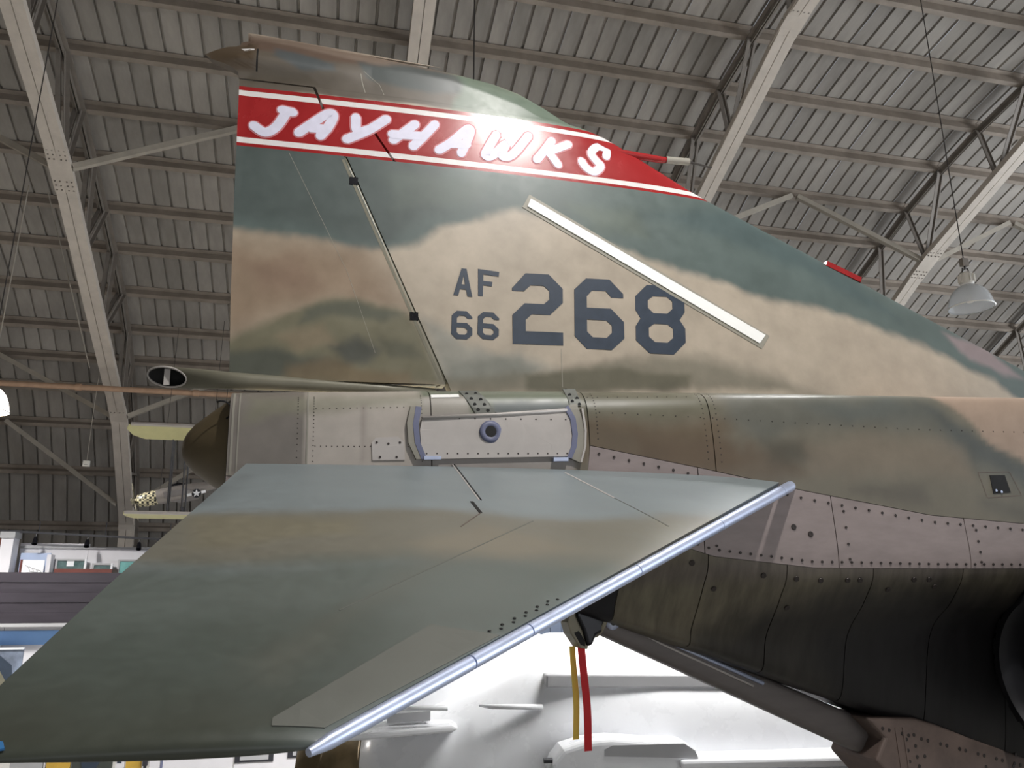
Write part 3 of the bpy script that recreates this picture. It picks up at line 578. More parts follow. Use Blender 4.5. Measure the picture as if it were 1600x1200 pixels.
# serial letters and digits, octagonal block style: (u, v) in the unit box, v up
GL = {
 'A': ([(0, 0), (.36, 1), (.64, 1), (1, 0), (.74, 0), (.66, .24), (.34, .24), (.26, 0)], [[(.41, .42), (.59, .42), (.5, .74)]]),
 'F': ([(0, 0), (0, 1), (1, 1), (1, .82), (.26, .82), (.26, .58), (.72, .58), (.72, .41), (.26, .41), (.26, 0)], []),
 '2': ([(0, 0), (0, .40), (.24, .57), (.62, .57), (.73, .64), (.73, .76), (.62, .83), (.36, .83), (.24, .75), (.24, .74), (0, .74), (0, .78), (.26, 1), (.72, 1), (1, .80), (1, .60), (.74, .42), (.38, .42), (.26, .34), (.26, .18), (1, .18), (1, 0)], []),
 '6': ([(.24, 0), (0, .17), (0, .83), (.24, 1), (.72, 1), (1, .80), (1, .74), (.75, .74), (.64, .83), (.36, .83), (.25, .74), (.25, .58), (.74, .58), (1, .40), (1, .17), (.74, 0)], [[(.25, .41), (.25, .24), (.36, .165), (.64, .165), (.75, .24), (.75, .34), (.64, .41)]]),
 '8': ([(.27, 0), (0, .18), (0, .38), (.10, .5), (0, .62), (0, .82), (.24, 1), (.74, 1), (1, .82), (1, .62), (.89, .5), (1, .38), (1, .18), (.75, 0)], [[(.26, .37), (.26, .24), (.38, .165), (.63, .165), (.75, .24), (.75, .37), (.64, .43), (.37, .43)], [(.25, .77), (.25, .66), (.36, .585), (.64, .585), (.75, .66), (.75, .77), (.64, .835), (.36, .835)]]),
}
for ch, q in DIG:
    tl, tr, bl, br = [Vector(p) for p in q]
    def put(p):
        t, b_ = tl.lerp(tr, p[0]), bl.lerp(br, p[0]); r = b_.lerp(t, p[1]); return (r.x, r.y)
    out, holes = GL[ch]
    conform('serial_letter' if ch in 'AF' else 'serial_digit', [[put(p) for p in out]] + [[put(p) for p in h] for h in holes], fin_ht, .0028, 'serial', FIN, .0025, .05)
conform('formation_strip_base', [SLIME_BASE], fin_ht, .0035, 'slimebase', FIN, .004, .06)
conform('formation_strip', [SLIME], fin_ht, .010, 'slime', FIN, .007, .06)
# hand-brushed name on the stripe
def brush(nm, stroke_sets, w, off, m, f, parent):
    b = MB(); k = 0
    for st in stroke_sets:
        P = [Vector((p[0], p[1] + float(band_shift(p[0], p[1])) * 0)) for p in st]
        dense = []
        for i in range(len(P) - 1):
            p0, p1, p2, p3 = P[max(i - 1, 0)], P[i], P[i + 1], P[min(i + 2, len(P) - 1)]
            for q in range(6):
                t = q / 6; dense.append(.5 * (2 * p1 + (p2 - p0) * t + (2 * p0 - 5 * p1 + 4 * p2 - p3) * t * t + (3 * p1 - p0 - 3 * p2 + p3) * t ** 3))
        dense.append(P[-1]); L = []; Rr = []
        for i, p in enumerate(dense):
            t = (dense[min(i + 1, len(dense) - 1)] - dense[max(i - 1, 0)]).normalized(); nn = Vector((-t.y, t.x))
            L.append(p + nn * w / 2); Rr.append(p - nn * w / 2)
        o = off + .0005 * k; k += 1
        y = lambda p: (p.x, -(float(f(p.x, p.y)) + o), p.y)
        vs = []; fs = []
        for i in range(len(dense)): vs += [y(L[i]), y(dense[i]), y(Rr[i])]
        for i in range(len(dense) - 1):
            a = 3 * i; fs += [(a, a + 3, a + 4, a + 1), (a + 1, a + 4, a + 5, a + 2)]
        b.add(vs, fs)
        for e, dr in ((0, dense[0] - dense[1]), (-1, dense[-1] - dense[-2])):
            c = dense[e]; ang = math.atan2(dr.y, dr.x)
            ring = [c + Vector((math.cos(ang + a), math.sin(ang + a))) * w / 2 * (1 if abs(a) > 1.2 else .88) for a in np.linspace(-PI / 2, PI / 2, 9)]
            b.add([y(c)] + [y(p) for p in ring], [(0, i + 1, i + 2) for i in range(8)])
    return b.build(nm, m, parent)
for ch, ss in JAY:
    on_rud = ch in 'JA' and ss[0][0][0] < .42
    L = brush('stripe_letter', ss, .060, .0036, 'letterwhite', fin_ht, FIN)
    brush('overspray', ss, .078, .0012, 'letterpink', fin_ht, L)

# fine seams in the fin skin
seam('skin_seam', [(.26, 1.45), (.62, .7), (.79, .2)], fin_ht, RUD, .0022, .0006, 'slimebase')
seam('skin_seam', [(1.94, .03), (1.945, .28)], fin_ht, FIN, .004, .001, 'slimebase')
seam('skin_seam', [(.71, 1.93), (.69, 2.0), (.68, 2.06)], fin_ht, FIN, .005, .001, 'slimebase')
seam('skin_seam', [(.83, 1.93), (.80, 2.0), (.70, 2.08)], fin_ht, FIN, .003, .001, 'slimebase')
seam('skin_seam', [(.05, 1.975), (.05, 2.14)], fin_ht, FIN, .010, .001, 'seam')
conform('bare_patch', [[(-.02, 2.105), (.03, 2.12), (.03, 2.135), (-.05, 2.13)]], fin_ht, .001, 'white', FIN, .001)

# pitot boom, red cover on it and red plug on the fin's leading edge
b = MB(); P = [Vector((x, 0, z)) for x, z in PITOT[:5]]
base = Vector((float(fin_le(P[0].z - .02)) - .12, 0, P[0].z + .005))
PIT = MB().tube([base, P[1], P[2]], [.028, .024, .02], 12).build('pitot_boom', 'red', JET, ang=40)
MB().tube([P[2], P[3], P[3] + Vector((.002, 0, 0))], [.026, .026, .012], 12).build('pitot_collar', 'arcgrey', PIT, ang=40)
MB().tube([P[3], P[4]], [.009, .006], 8).build('pitot_needle', 'cable', PIT, ang=40)
b = MB(); a0 = Vector((REDPLUG[0][0], 0, REDPLUG[0][1])); a1 = Vector((REDPLUG[1][0], 0, REDPLUG[1][1]))
MB().bar(a0 + Vector((0, 0, -.01)), a1 + Vector((0, 0, -.01)), .05, .042).build('red_intake_plug', 'red', JET)

# ---------------------------------------------------------------- rear fuselage
ST = [0, .4, 1., 1.90, 1.93, 2.6, 3.2, 4., 5., 6., 7.3]
TAB = dict(W=[.30, .34, .39, .46, .463, .545, .60, .68, .78, .86, .95],
 zt=[-.115, -.10, -.08, -.06, -.06, -.055, -.05, -.05, -.045, -.04, -.04],
 z4=[-.56, -.58, -.60, -.62, -.405, -.545, -.675, -.83, -.93, -.98, -1.0],
 z5=[-.60, -.64, -.70, -.80, -.80, -1.03, -1.11, -1.14, -1.17, -1.2, -1.2],
 zk=[-.70, -.82, -1.02, -1.28, -1.29, -1.53, -1.74, -2.02, -2.40, -2.6, -2.7],
 wk=[.06, .08, .12, .16, .16, .22, .21, .17, .20, .25, .3])
def sec(x):
    g = {k: float(np.interp(x, ST, v)) for k, v in TAB.items()}; W, z4, z5, zk, wk, zt = g['W'], g['z4'], g['z5'], g['zk'], g['wk'], g['zt']
    t = z5 - zk
    return [(0, zt + .03), (.45 * W, zt + .018), (.80 * W, zt - .02), (.955 * W, zt - .10), (W, (zt + z4) / 2 - .03), (W, z4), (W * .985, z5),
            (.80 * W, z5 - .19 * min(1, t / .5)), (.47 * W + .02, z5 - .40 * min(1, t / .5) if t > .42 else zk + .06), (wk, zk), (0, zk - .02)]
def catmull(P, v):
    i = min(int(v), len(P) - 2); t = v - i
    p0, p1, p2, p3 = P[max(i - 1, 0)], P[i], P[i + 1], P[min(i + 2, len(P) - 1)]
    r = []
    for k in (0, 1):
        r.append(.5 * (2 * p1[k] + (p2[k] - p0[k]) * t + (2 * p0[k] - 5 * p1[k] + 4 * p2[k] - p3[k]) * t * t + (3 * p1[k] - p0[k] - 3 * p2[k] + p3[k]) * t ** 3))
    return r
def surf(x, v, off=0.):
    P = sec(x); a = catmull(P, v); 
    if off:
        b_ = catmull(P, min(v + .02, 10)); c = catmull(P, max(v - .02, 0)); ty, tz = b_[0] - c[0], b_[1] - c[1]; L = math.hypot(ty, tz) or 1
        a = [a[0] - tz / L * off, a[1] + ty / L * off]
    return Vector((x, -a[0], a[1]))
_SC = {}
def side(x, z):
    k = round(float(x), 2)
    if k not in _SC:
        P = sec(k); vv = np.linspace(2.0, 6.6, 90); q = np.array([catmull(P, v) for v in vv]); _SC[k] = (q[::-1, 1], q[::-1, 0])
    return float(np.interp(z, *_SC[k]))
def skin(name, x0, x1, v0, v1, m, parent=None, base=None, dx=.03, nv=None, off=0., layers=None, g=.0028, mirror=False):
    nx = max(2, int((x1 - x0) / dx) + 1); nv = nv or max(3, int((v1 - v0) * 8) + 1); vs = []; fs = []
    xs = np.linspace(x0 + g, x1 - g, nx); vg = .004
    vv = np.linspace(v0 + vg if v0 > 0 else 0, v1 - vg if v1 < 10 else 10, nv)
    for x in xs:
        for v in vv:
            p = surf(x, v, off); vs.append((p.x, -p.y if mirror else p.y, p.z))
    for i in range(nx - 1):
        for k in range(nv - 1):
            f = (i * nv + k, (i + 1) * nv + k, (i + 1) * nv + k + 1, i * nv + k + 1); fs.append(f if mirror else f[::-1])
    # turned-in edges
    n0 = len(vs)
    ring = [i * nv for i in range(nx)] + [(nx - 1) * nv + k for k in range(1, nv)] + [i * nv + nv - 1 for i in range(nx - 2, -1, -1)] + [k for k in range(nv - 2, 0, -1)]
    for r in ring:
        x = vs[r][0]; v = vv[r % nv]; p = surf(x, v, off - .009); vs.append((p.x, -p.y if mirror else p.y, p.z))
    for i in range(len(ring)):
        j = (i + 1) % len(ring); f = (ring[i], ring[j], n0 + j, n0 + i); fs.append(f if mirror else f[::-1])
    col = None
    if base is not None:
        V = np.array(vs); col = paint(base, FU_PAINT if layers is None else layers, V[:, 0], V[:, 2], .08)
    o = make(name, vs, fs, m, parent or JET, True, paint=col); return autosmooth(o, 50)
FUS = None
# exhaust heat and soot stains, with underside shade and upper sheen painted in
SHIELD_SOOT_SHADE = [([(3.0, -1.30), (3.6, -1.22), (4.6, -1.24), (7.4, -1.25), (7.4, -3), (2.6, -3), (2.6, -1.50)], (30, 29, 31), .12, .85), ([(3.4, -1.5), (4.4, -1.35), (5.2, -1.4), (5.2, -2.4), (3.6, -2.1)], (20, 20, 26), .12, .7), ([(2.1, -1.2), (2.5, -1.1), (2.6, -1.25), (2.3, -1.35)], (112, 108, 92), .08, .6), ([(2.1, -1.05), (7, -1.1), (7, -1.22), (2.1, -1.16)], (98, 90, 90), .04, .5)]
b = MB(); xs = np.arange(.02, 7.2, .1); nv = 41; V = []; Fc = []
for x in xs:
    for v in np.linspace(0, 10, nv): p = surf(x, v, -.012); V.append((p.x, p.y, p.z))
n1 = len(V); V += [(x, -y, z) for x, y, z in V]
for i in range(len(xs) - 1):
    for k in range(nv - 1):
        a, bb, c, d = i * nv + k, (i + 1) * nv + k, (i + 1) * nv + k + 1, i * nv + k + 1
        Fc += [(d, c, bb, a), (n1 + a, n1 + bb, n1 + c, n1 + d)]
Fc.append(tuple(range(nv)) + tuple(n1 + k for k in range(nv - 2, 0, -1))); q = (len(xs) - 1) * nv
Fc.append(tuple(q + k for k in range(nv)) + tuple(n1 + q + k for k in range(nv - 2, 0, -1)))
FUS = make('rear_fuselage', V, Fc, 'core', JET)
# painted skin, split where the photo shows frames; then bare strip, then the scorched shield under it
for x0, x1 in ((.02, .41), (.41, 1.05), (1.05, 1.93), (1.93, 2.66), (2.66, 7.2)):
    skin('skin_panel', x0, x1, 0, 5, 'camo', FUS, (150, 142, 132), dx=.025, nv=56)
for x0, x1 in ((.02, .9), (.9, 1.9), (1.9, 2.55), (2.55, 3.36), (3.36, 4.22), (4.22, 5.1), (5.1, 7.2)):
    skin('bare_panel', x0, x1, 5, 6, 'bare', FUS, nv=10, off=-.002)
for x0, x1 in ((.02, 1.2), (1.2, 2.12)): skin('keel_panel', x0, x1, 6, 10, 'shielddark', FUS, nv=30)
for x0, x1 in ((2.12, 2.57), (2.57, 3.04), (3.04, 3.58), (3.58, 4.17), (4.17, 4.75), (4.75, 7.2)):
    skin('shield_panel', x0, x1, 6, 10, 'shield', FUS, (100, 94, 80), nv=40, off=-.003, layers=SHIELD_SOOT_SHADE)
skin('port_skin', .02, 7.2, 0, 5, 'camo', FUS, (128, 118, 98), dx=.1, mirror=True)
skin('port_shield', .02, 7.2, 5, 10, 'shield', FUS, (84, 79, 66), dx=.1, mirror=True, layers=SHIELD_SOOT_SHADE)

def rivets(name, pts, r, m='rivet', parent=None, n=6, h=.003):
    b = MB()
    for p, nr in pts: b.lathe([(r, 0), (r * .9, h), (r * .35, h), (.0005, h * .6)], p, nr, n)
    o = b.build(name, m, parent or FUS); o['kind'] = 'stuff'; return o
def srf_n(x, v):
    a = surf(x, v + .03) - surf(x, v - .03); c = surf(x + .02, v) - surf(x - .02, v); n = a.cross(c).normalized()
    return n if n.y < 0 or (v > 7) else -n
def row(x0, x1, v, st, off=0.0): return [(surf(x, v, off), srf_n(x, v)) for x in np.arange(x0, x1, st)]
def col(x, v0, v1, n, off=0.0): return [(surf(x, v, off), srf_n(x, v)) for v in np.linspace(v0, v1, n)]
R1 = row(1.98, 5.6, 5.12, .085) + row(2.2, 5.6, 5.90, .062)
for x in (2.62, 3.43, 4.29): R1 += col(x, 5.2, 5.85, 4)
rivets('rivet_rows', R1, .0085)
R2 = [(surf(x, v), srf_n(x, v)) for x, v in ((2.72, 5.45), (2.86, 5.35), (3.1, 5.5), (3.2, 5.55), (2.3, 6.25), (2.36, 6.27))]
R2 += [(surf(x, 6.28), srf_n(x, 6.28)) for x in (2.48, 2.9, 3.1, 3.25, 3.42, 3.5, 3.85, 3.95)]
for x, y0 in ((2.63, 6.9), (3.1, 7.2), (3.7, 6.6), (4.0, 6.5)): R2 += [(surf(x, y0), srf_n(x, y0))]
rivets('camlock_fasteners', R2, .017, 'rivet', n=10)
R3 = row(2.0, 5.6, 3.55, .075) + row(1.95, 2.6, 2.55, .06) + col(2.70, 2.2, 4.8, 16) + col(1.98, 2.2, 4.8, 14) + col(2.62, 2.2, 4.8, 16)
rivets('flush_rivets', R3, .0042, 'rivet', n=5, h=.0015)
R4 = row(.45, 1.0, 4.2, .028) + row(.45, 1.0, 3.1, .035) + col(.44, 2.4, 4.9, 22) + col(.36, 2.4, 4.9, 18) + col(1.0, 2.4, 4.9, 20)
rivets('tail_rivets', R4, .0034, 'rivet', n=5, h=.0012)
# frame strips around the tail end
for x0, x1 in ((.405, .413), (.035, .046), (.066, .073)):
    o = skin('frame_strip', x0, x1, 1.6, 5, 'arcgrey', FUS, dx=.01, nv=40, off=.0025, g=0)

# stabilator root area: pale plate, seal arcs, pivot, access panel, straps
conform('root_plate', [ROOT_PLATE], side, .016, 'plate', FUS, .016, .08)
zt = max(p[1] for p in ROOT_PLATE)
b = MB(); A, B_ = ROOT_PLATE[4], ROOT_PLATE[5]; Cc = ROOT_PLATE[3]
b.tube([(x, -(side(x, z) + .016), z) for x, z in (Cc, A, B_)], .011, 8); b.build('plate_lip', 'plate', FUS, True)
conform('seal_arc', [ARC_L], side, .020, 'arcgrey', FUS, .02, .05)
conform('seal_lip', [ARC_LB], side, .0225, 'blueseal', FUS, .004, .05)
conform('seal_lip', [ARC_RB], side, .0225, 'blueseal', FUS, .02, .05)
conform('seal_arc', [ARC_R], side, .020, 'arcgrey', FUS, .02, .05)
conform('seal_rim', [ARC_R2], side, .026, 'plate', FUS, .026, .05)
b = MB(); arc = [(1.355, 0)]
cx, cz = PIVOT[0]; cy = -(side(cx, cz) + .016)
pv = MB().lathe([(.062, .0), (.062, .004), (.031, .007), (.027, -.004)], (cx, cy, cz), (0, -1, 0), 28).build('pivot_ring', 'blueseal', FUS, True)
MB().lathe([(.0315, .0072), (.0005, .0072)], (cx, cy, cz), (0, -1, 0), 24).build('pivot_bore', 'black', pv)
rivets('plate_screws', [(Vector((x, -(side(x, z) + .016), z)), (0, -1, 0)) for x, z in [(1.02 + .055 * k, ROOT_PLATE[0][1] + .03) for k in range(15)] + [(1.03 + .085 * k, -.262) for k in range(10)]], .0048, n=6, h=.0015)
conform('access_panel', [ACCESS], side, .006, 'plate', FUS, .006, .08)
ax = [p[0] for p in ACCESS]; az = [p[1] for p in ACCESS]
rivets('panel_screws', [(Vector((min(ax) + (max(ax) - min(ax)) * u, -(side(min(ax) + (max(ax) - min(ax)) * u, max(az) - .13 * w) + .006), max(az) - .13 * w)), (0, -1, 0)) for u, w in ((.15, .25), (.5, .3), (.85, .25), (.25, .85), (.75, .85))], .007, n=6)
conform('white_bar', [WBAR], side, .004, 'slime', FUS, .004, .05)
for s_ in STRAPS: conform('perforated_strap', [s_], side, .007, 'greyplate', FUS, .007, .04)
rivets('strap_holes', [(Vector((x, -(side(x, z) + .0068), z)), (0, -1, 0)) for x, z in HOLES], .0105, 'black', n=10, h=.0015)
for h_ in HINGES: conform('plate_hinge', [h_], side, .028, 'alu', FUS, .02, .03)
seam('skin_seam', VENTF + [VENTF[0]], side, FUS, .004, .0012, 'belly')
o = conform('vent_opening', [VENT], side, .004, 'black', FUS, .002, .05)
rivets('vent_fasteners', [(Vector((x, -(side(x, z) + .006), z)), (0, -1, 0)) for x, z in [(VENT[3][0] + .02, VENT[3][1] + .02), (VENT[3][0] + .055, VENT[3][1] + .012)]], .009, 'alu')

# tail cone and fuel vent mast
cz0 = -.34
TC = MB().lathe([(.001, -.285), (.045, -.278), (.085, -.258), (.13, -.22), (.20, -.13), (.25, -.06), (.285, 0), (.295, .05)], (.06, 0, -.37), (1, 0, .04), 40).build('tail_cone', 'cone', JET, True)
b = MB(); b.lathe([(.296, .02), (.302, .026), (.302, .04), (.296, .046)], (.06, 0, -.37), (1, 0, .04), 40); b.build('cone_ring', 'arcgrey', TC, True)
b = MB(); P = [(-.02 + .10 * math.sin(a) * .5, -.262 - .004, -.22 + .05 * math.cos(a)) for a in np.linspace(-.5, 2.6, 10)]
b.tube(P, .005, 6); b.build('pull_cable', 'black', TC, True)
# vent mast: scarfed open tube
T0, T1, T2, T3, T4, T5 = [Vector((p[0], 0, p[1])) for p in TUBE]
n = 28; ax0 = Vector((1.0, 0, .0)); c0 = (T3 + T4) / 2; r0 = (T3.z - T4.z) / 2 + .004
vs = []; fs = []
for ring in range(5):
    for k in range(n):
        a = 2 * PI * k / n; ty, tz = math.sin(a), math.cos(a)
        u = ring / 4.
        # scarf plane faces down, aft and to starboard
        xs0 = -.335 + .085 * (-tz) - .02 * ty * -1
        xs0 = -.325 + .105 * (-ty * .9 - tz * .42)
        x = xs0 * (1 - u) + 1.15 * u; rr = r0 * (1.08 if ring == 0 else 1.0) * (1 - .62 * u)
        zc = -.034 + rr * (1 / 1.08 if ring == 0 else 1); vs.append((x, rr * .95 * ty, zc + rr * tz))
for i in range(4):
    for k in range(n): fs.append((i * n + k, i * n + (k + 1) % n, (i + 1) * n + (k + 1) % n, (i + 1) * n + k))
VM = make('fuel_vent_mast', vs, fs, 'tubem', JET, True)
so = VM.modifiers.new('wall', 'SOLIDIFY'); so.thickness = .005; so.offset = -1
rim = [Vector(v) for v in vs[:n]]; MB().tube(rim + [rim[0]], .0055, 8, False).build('vent_rim', 'plate', VM, True)
cc = sum(rim, Vector()) / n
MB().bar(cc + Vector((0, 0, -r0 * .9)), cc + Vector((0.0, 0, r0 * .9)), .006, .03, (1, 0, 0)).build('vent_vane', 'plate', VM)
lv = [Vector(v) for v in vs[:n]]; lc = sum(lv, Vector()) / n; lin_ = [Vector((p.x + .006, lc.y + (p.y - lc.y) * .88, lc.z + (p.z - lc.z) * .88)) for p in lv]; ln2 = [Vector((-.10, (p.y - lc.y) * .8, lc.z + (p.z - lc.z) * .8)) for p in lv]
MB().add(lin_ + ln2, [(k, (k + 1) % n, n + (k + 1) % n, n + k) for k in range(n)] + [tuple(range(n, 2 * n))]).build('vent_liner', 'black', VM, True)

# ---------------------------------------------------------------- stabilators
SO, EX, EY, EN = Vector(ST_O), Vector(ST_EX), Vector(ST_EY), Vector(ST_N)
SPAN = ST_PTS[2][1]; LE0 = ST_PTS[1][0]; LE1 = ST_PTS[2][0]
def s_le(b): return LE0 + (LE1 - LE0) * b / SPAN
def s_te(b): return float(np.interp(b, [0, 1.719, 2.295, SPAN], [0, -.165, -.209, -.228]))
def s_half(b, c):
    t = .050 + (.021 - .050) * b / SPAN
    h = t * math.sqrt(max(1 - c, 0)) * (c + .07) / .42
    return h
def s_top(a, b):
    c = min(max((a - s_te(b)) / (s_le(b) - s_te(b)), 0), 1); return s_half(b, c) * .75 - .022
def s_pt(a, b, w): return SO + EX * a + EY * b + EN * w
def build_stab(mirror):
    na, nb = 110, 110; vs = []; fs = []; A = []; B_ = []
    SE = SPAN - .026; bs = list(np.linspace(0, SE - .05, nb)) + [SE - .03, SE - .012, SE - .003, SE]
    nb = len(bs)
    for sgn in (1, -1):
        for b in bs:
            k = math.sqrt(max(0, 1 - max(0, (b - (SE - .045)) / .045) ** 2)) * .985 + .015
            for i in range(na):
                c = .972 * i / (na - 1); a = s_te(b) + (s_le(b) - s_te(b)) * c; h = s_half(b, c) + .003
                w = -.022 - (.25 * h) + sgn * h * k
                p = s_pt(a, b, w); vs.append((p.x, -p.y if mirror else p.y, p.z)); A.append(a); B_.append(b)
    N = nb * na
    for j in range(nb - 1):
        for i in range(na - 1):
            q = (j * na + i, j * na + i + 1, (j + 1) * na + i + 1, (j + 1) * na + i)
            fs += [q, tuple(N + t for t in q[::-1])]
        for i in (0, na - 1): fs.append((j * na + i, (j + 1) * na + i, N + (j + 1) * na + i, N + j * na + i))
    for i in range(na - 1):
        fs.append((i, N + i, N + i + 1, i + 1)); q = (nb - 1) * na; fs.append((q + i, q + i + 1, N + q + i + 1, N + q + i))
    colr = paint((125, 134, 137), ST_PAINT, A, B_, .07)  # camouflage, with the root's pale sheen and some tip shade painted in
    o = make('stabilator', vs, fs, 'stab', JET, True, paint=colr)
    bm = bmesh.new(); bm.from_mesh(o.data); bmesh.ops.recalc_face_normals(bm, faces=bm.faces); bm.to_mesh(o.data); bm.free()
    autosmooth(o, 60)
    fl = (lambda p: Vector((p.x, -p.y, p.z))) if mirror else (lambda p: p)
    cuts = [0, .07, .36, .60, .79, .86, .997]
    for i in range(6):
        t0, t1 = cuts[i] + .0008, cuts[i + 1] - .0008; pts = []; rs = []
        m = 10
        for q in range(m + 1):
            t = t0 + (t1 - t0) * q / m; b = t * SPAN; r = .031 - .016 * t; a = s_le(b) - r * .4
            pts.append(fl(s_pt(a, b, -.026))); rs.append(r * (.55 if (i == 0 and q == 0) or (i == 5 and q == m) else 1))
        MB().tube(pts, rs, 16).build('leading_edge_strip', 'alu', o, ang=50)
    return o, fl
STB, _f = build_stab(False); build_stab(True)
def on_stab(name, poly, off, m, th=.003):
    bm = bmesh.new(); vv = [bm.verts.new((a, b, 0)) for a, b in poly]; es = [bm.edges.new((vv[i], vv[(i + 1) % len(vv)])) for i in range(len(vv))]
    bmesh.ops.triangle_fill(bm, edges=es, use_beauty=True, use_dissolve=False, normal=(0, 0, 1))
    xs = [p[0] for p in poly]; ys = [p[1] for p in poly]
    for lo, hi, ax in ((min(xs), max(xs), 0), (min(ys), max(ys), 1)):
        k = lo + .05
        while k < hi - .004:
            co = [0, 0, 0]; co[ax] = k; no = [0, 0, 0]; no[ax] = 1
            bmesh.ops.bisect_plane(bm, geom=bm.verts[:] + bm.edges[:] + bm.faces[:], plane_co=co, plane_no=no); k += .05
    be = [e for e in bm.edges if len(e.link_faces) == 1]; r = bmesh.ops.extrude_edge_only(bm, edges=be)
    ins = {g for g in r['geom'] if isinstance(g, bmesh.types.BMVert)}
    for v in bm.verts:
        a, b = v.co.x, v.co.y; v.co = s_pt(a, b, s_top(a, b) + .003 + off - (th + .002 if v in ins else 0))
    bmesh.ops.recalc_face_normals(bm, faces=bm.faces)
    for fc in bm.faces:
        if fc.normal.dot(EN) < -.5: fc.normal_flip()
    me = bpy.data.meshes.new(name); bm.to_mesh(me); bm.free(); me.materials.append(M[m]); o = bpy.data.objects.new(name, me); link(o, STB); return o
PA = list(ST_PATCH); PA[3] = (s_le(PA[3][1]) - .035, PA[3][1]); PA[2] = (s_le(PA[2][1]) - .035, PA[2][1])
on_stab('edge_doubler', PA, .0012, 'greyplate', .002)
def s_line(p, q, w, m, off=.0012):
    p, q = Vector(p), Vector(q); t = (q - p).normalized(); nn = Vector((-t.y, t.x)) * w / 2
    return on_stab('panel_line', [tuple(p + nn), tuple(q + nn), tuple(q - nn), tuple(p - nn)], off, m, .001)
Nn = ST_NOTCH
s_line(Nn[0], Nn[1], .006, 'seam'); s_line((Nn[0][0] - .009, Nn[0][1]), (Nn[1][0] - .009, Nn[1][1]), .006, 'plate', .0006); s_line(Nn[2], Nn[3], .014, 'seam'); s_line(Nn[3], Nn[4], .004, 'belly')
s_line((1.62, .08), (1.70, .62), .012, 'plate', .0006); s_line((1.70, .62), (1.78, 1.05), .006, 'greyplate', .0006)
s_line((0.45, 1.95), (1.2, 1.05), .005, 'greyplate', .0002)
b = MB()
for t in np.linspace(.72, .80, 6):
    bb = t * SPAN; a = s_le(bb) - .062
    for k in range(2):
        b.lathe([(.0055, 0), (.004, .0015), (.0005, .001)], s_pt(a - .035 * k, bb + .02 * k, s_top(a - .035 * k, bb) + .003), EN, 6)
on_stab('blue_tape', [ST_TAPE[0], ST_TAPE[1], ST_TAPE[2], ST_TAPE[3]], .0012, 'bluetape', .002)
o = b.build('edge_screws', 'seam', STB); o['kind'] = 'stuff'

# ---------------------------------------------------------------- arrester hook, belly fairing
V3 = lambda p, y=0.: Vector((p[0], y, p[1]))
HK = thing('arrester_hook', None, None); HK.parent = JET
aT, aB = [V3(p) for p in ARM_T], [V3(p) for p in ARM_B]
P0 = (aT[0] + aB[0]) / 2; P2 = (aT[2] + aB[3]) / 2; r0_, r2_ = (aT[0] - aB[0]).length / 2 * .93, (aT[2] - aB[3]).length / 2 * .93
vs = []; fs = []
for i in range(13):
    t = i / 12; p = P0.lerp(P2, t); r = r0_ + (r2_ - r0_) * t
    for k in range(20):
        a = 2 * PI * k / 20; cs, sn = math.cos(a), math.sin(a); e = lambda q: math.copysign(abs(q) ** .45, q)
        vs.append((p.x + .35 * r * e(sn), e(cs) * .075, p.z + r * e(sn) * .93))
for i in range(12):
    for k in range(20): fs.append((i * 20 + k, i * 20 + (k + 1) % 20, (i + 1) * 20 + (k + 1) % 20, (i + 1) * 20 + k))
fs += [tuple(range(20)), tuple(range(240, 260))]
ARM = MB().add(vs, fs).build('hook_arm', 'arm', HK, ang=30)
MB().tube([aT[0] + Vector((-.03, -.06, -.02)), aT[1] + Vector((.02, -.085, -.02))], .012, 8).build('hydraulic_line', 'alu', HK, True)
MB().tube([aT[0] + Vector((-.03, -.06, -.045)), aT[1] + Vector((-.05, -.085, -.03))], .007, 8).build('hydraulic_line', 'plate', HK, True)
fr = lambda y: (lambda p: Vector((p[0], y, p[1])))
def bev(o, w=.008, seg=2):
    m = o.modifiers.new('round', 'BEVEL'); m.width = w; m.segments = seg; m.limit_method = 'ANGLE'; m.angle_limit = math.radians(35); return o
HD = bev(MB().prism(HEAD, fr(-.088), fr(.088)).build('hook_head', 'blackgloss', HK), .02, 3)
b = MB(); c = V3(HEAD[2]).lerp(V3(HEAD[6]), .45) + Vector((.03, 0, .03))
b.lathe([(.0005, -.075), (.045, -.075), (.06, -.05), (.06, .05), (.045, .075), (.0005, .075)], c, (0, 1, 0), 20); b.build('hook_pivot', 'blackgloss', HD, True)
b = MB(); b.lathe([(.02, -.10), (.045, -.09), (.045, -.075), (.02, -.07)], c + Vector((.055, 0, -.06)), (0, 1, 0), 14); b.build('pivot_nut', 'alu', HD, True)
b = MB(); b.lathe([(.095, -.012), (.105, 0), (.095, .012)], P0 + Vector((.0, 0, 0)), (1, 0, -.45), 24); b.build('arm_clamp', 'armlip', HD, True)
CW = bev(MB().prism(CLAW, fr(-.062), fr(.062)).build('hook_claw', 'armlip', HK), .006)
MB().prism(CLAWHOLE, fr(-.0645), fr(-.03)).build('claw_slot', 'black', CW)
MB().prism([(p[0] - .02, p[1] + .115) for p in [(CLAWHOLE[0][0] - .01, CLAWHOLE[0][1] + .02), (CLAWHOLE[1][0], CLAWHOLE[1][1] + .03), (CLAWHOLE[2][0] - .02, CLAWHOLE[2][1] + .05)]], fr(-.0645), fr(-.03)).build('claw_slot', 'black', CW)
# red fork the hook head sits in
MB().bar(V3(HEAD[2], -.03) + Vector((.03, 0, .12)), V3(HEAD[3], -.06) + Vector((.05, 0, .02)), .03, .06).build('red_latch', 'red', HK)
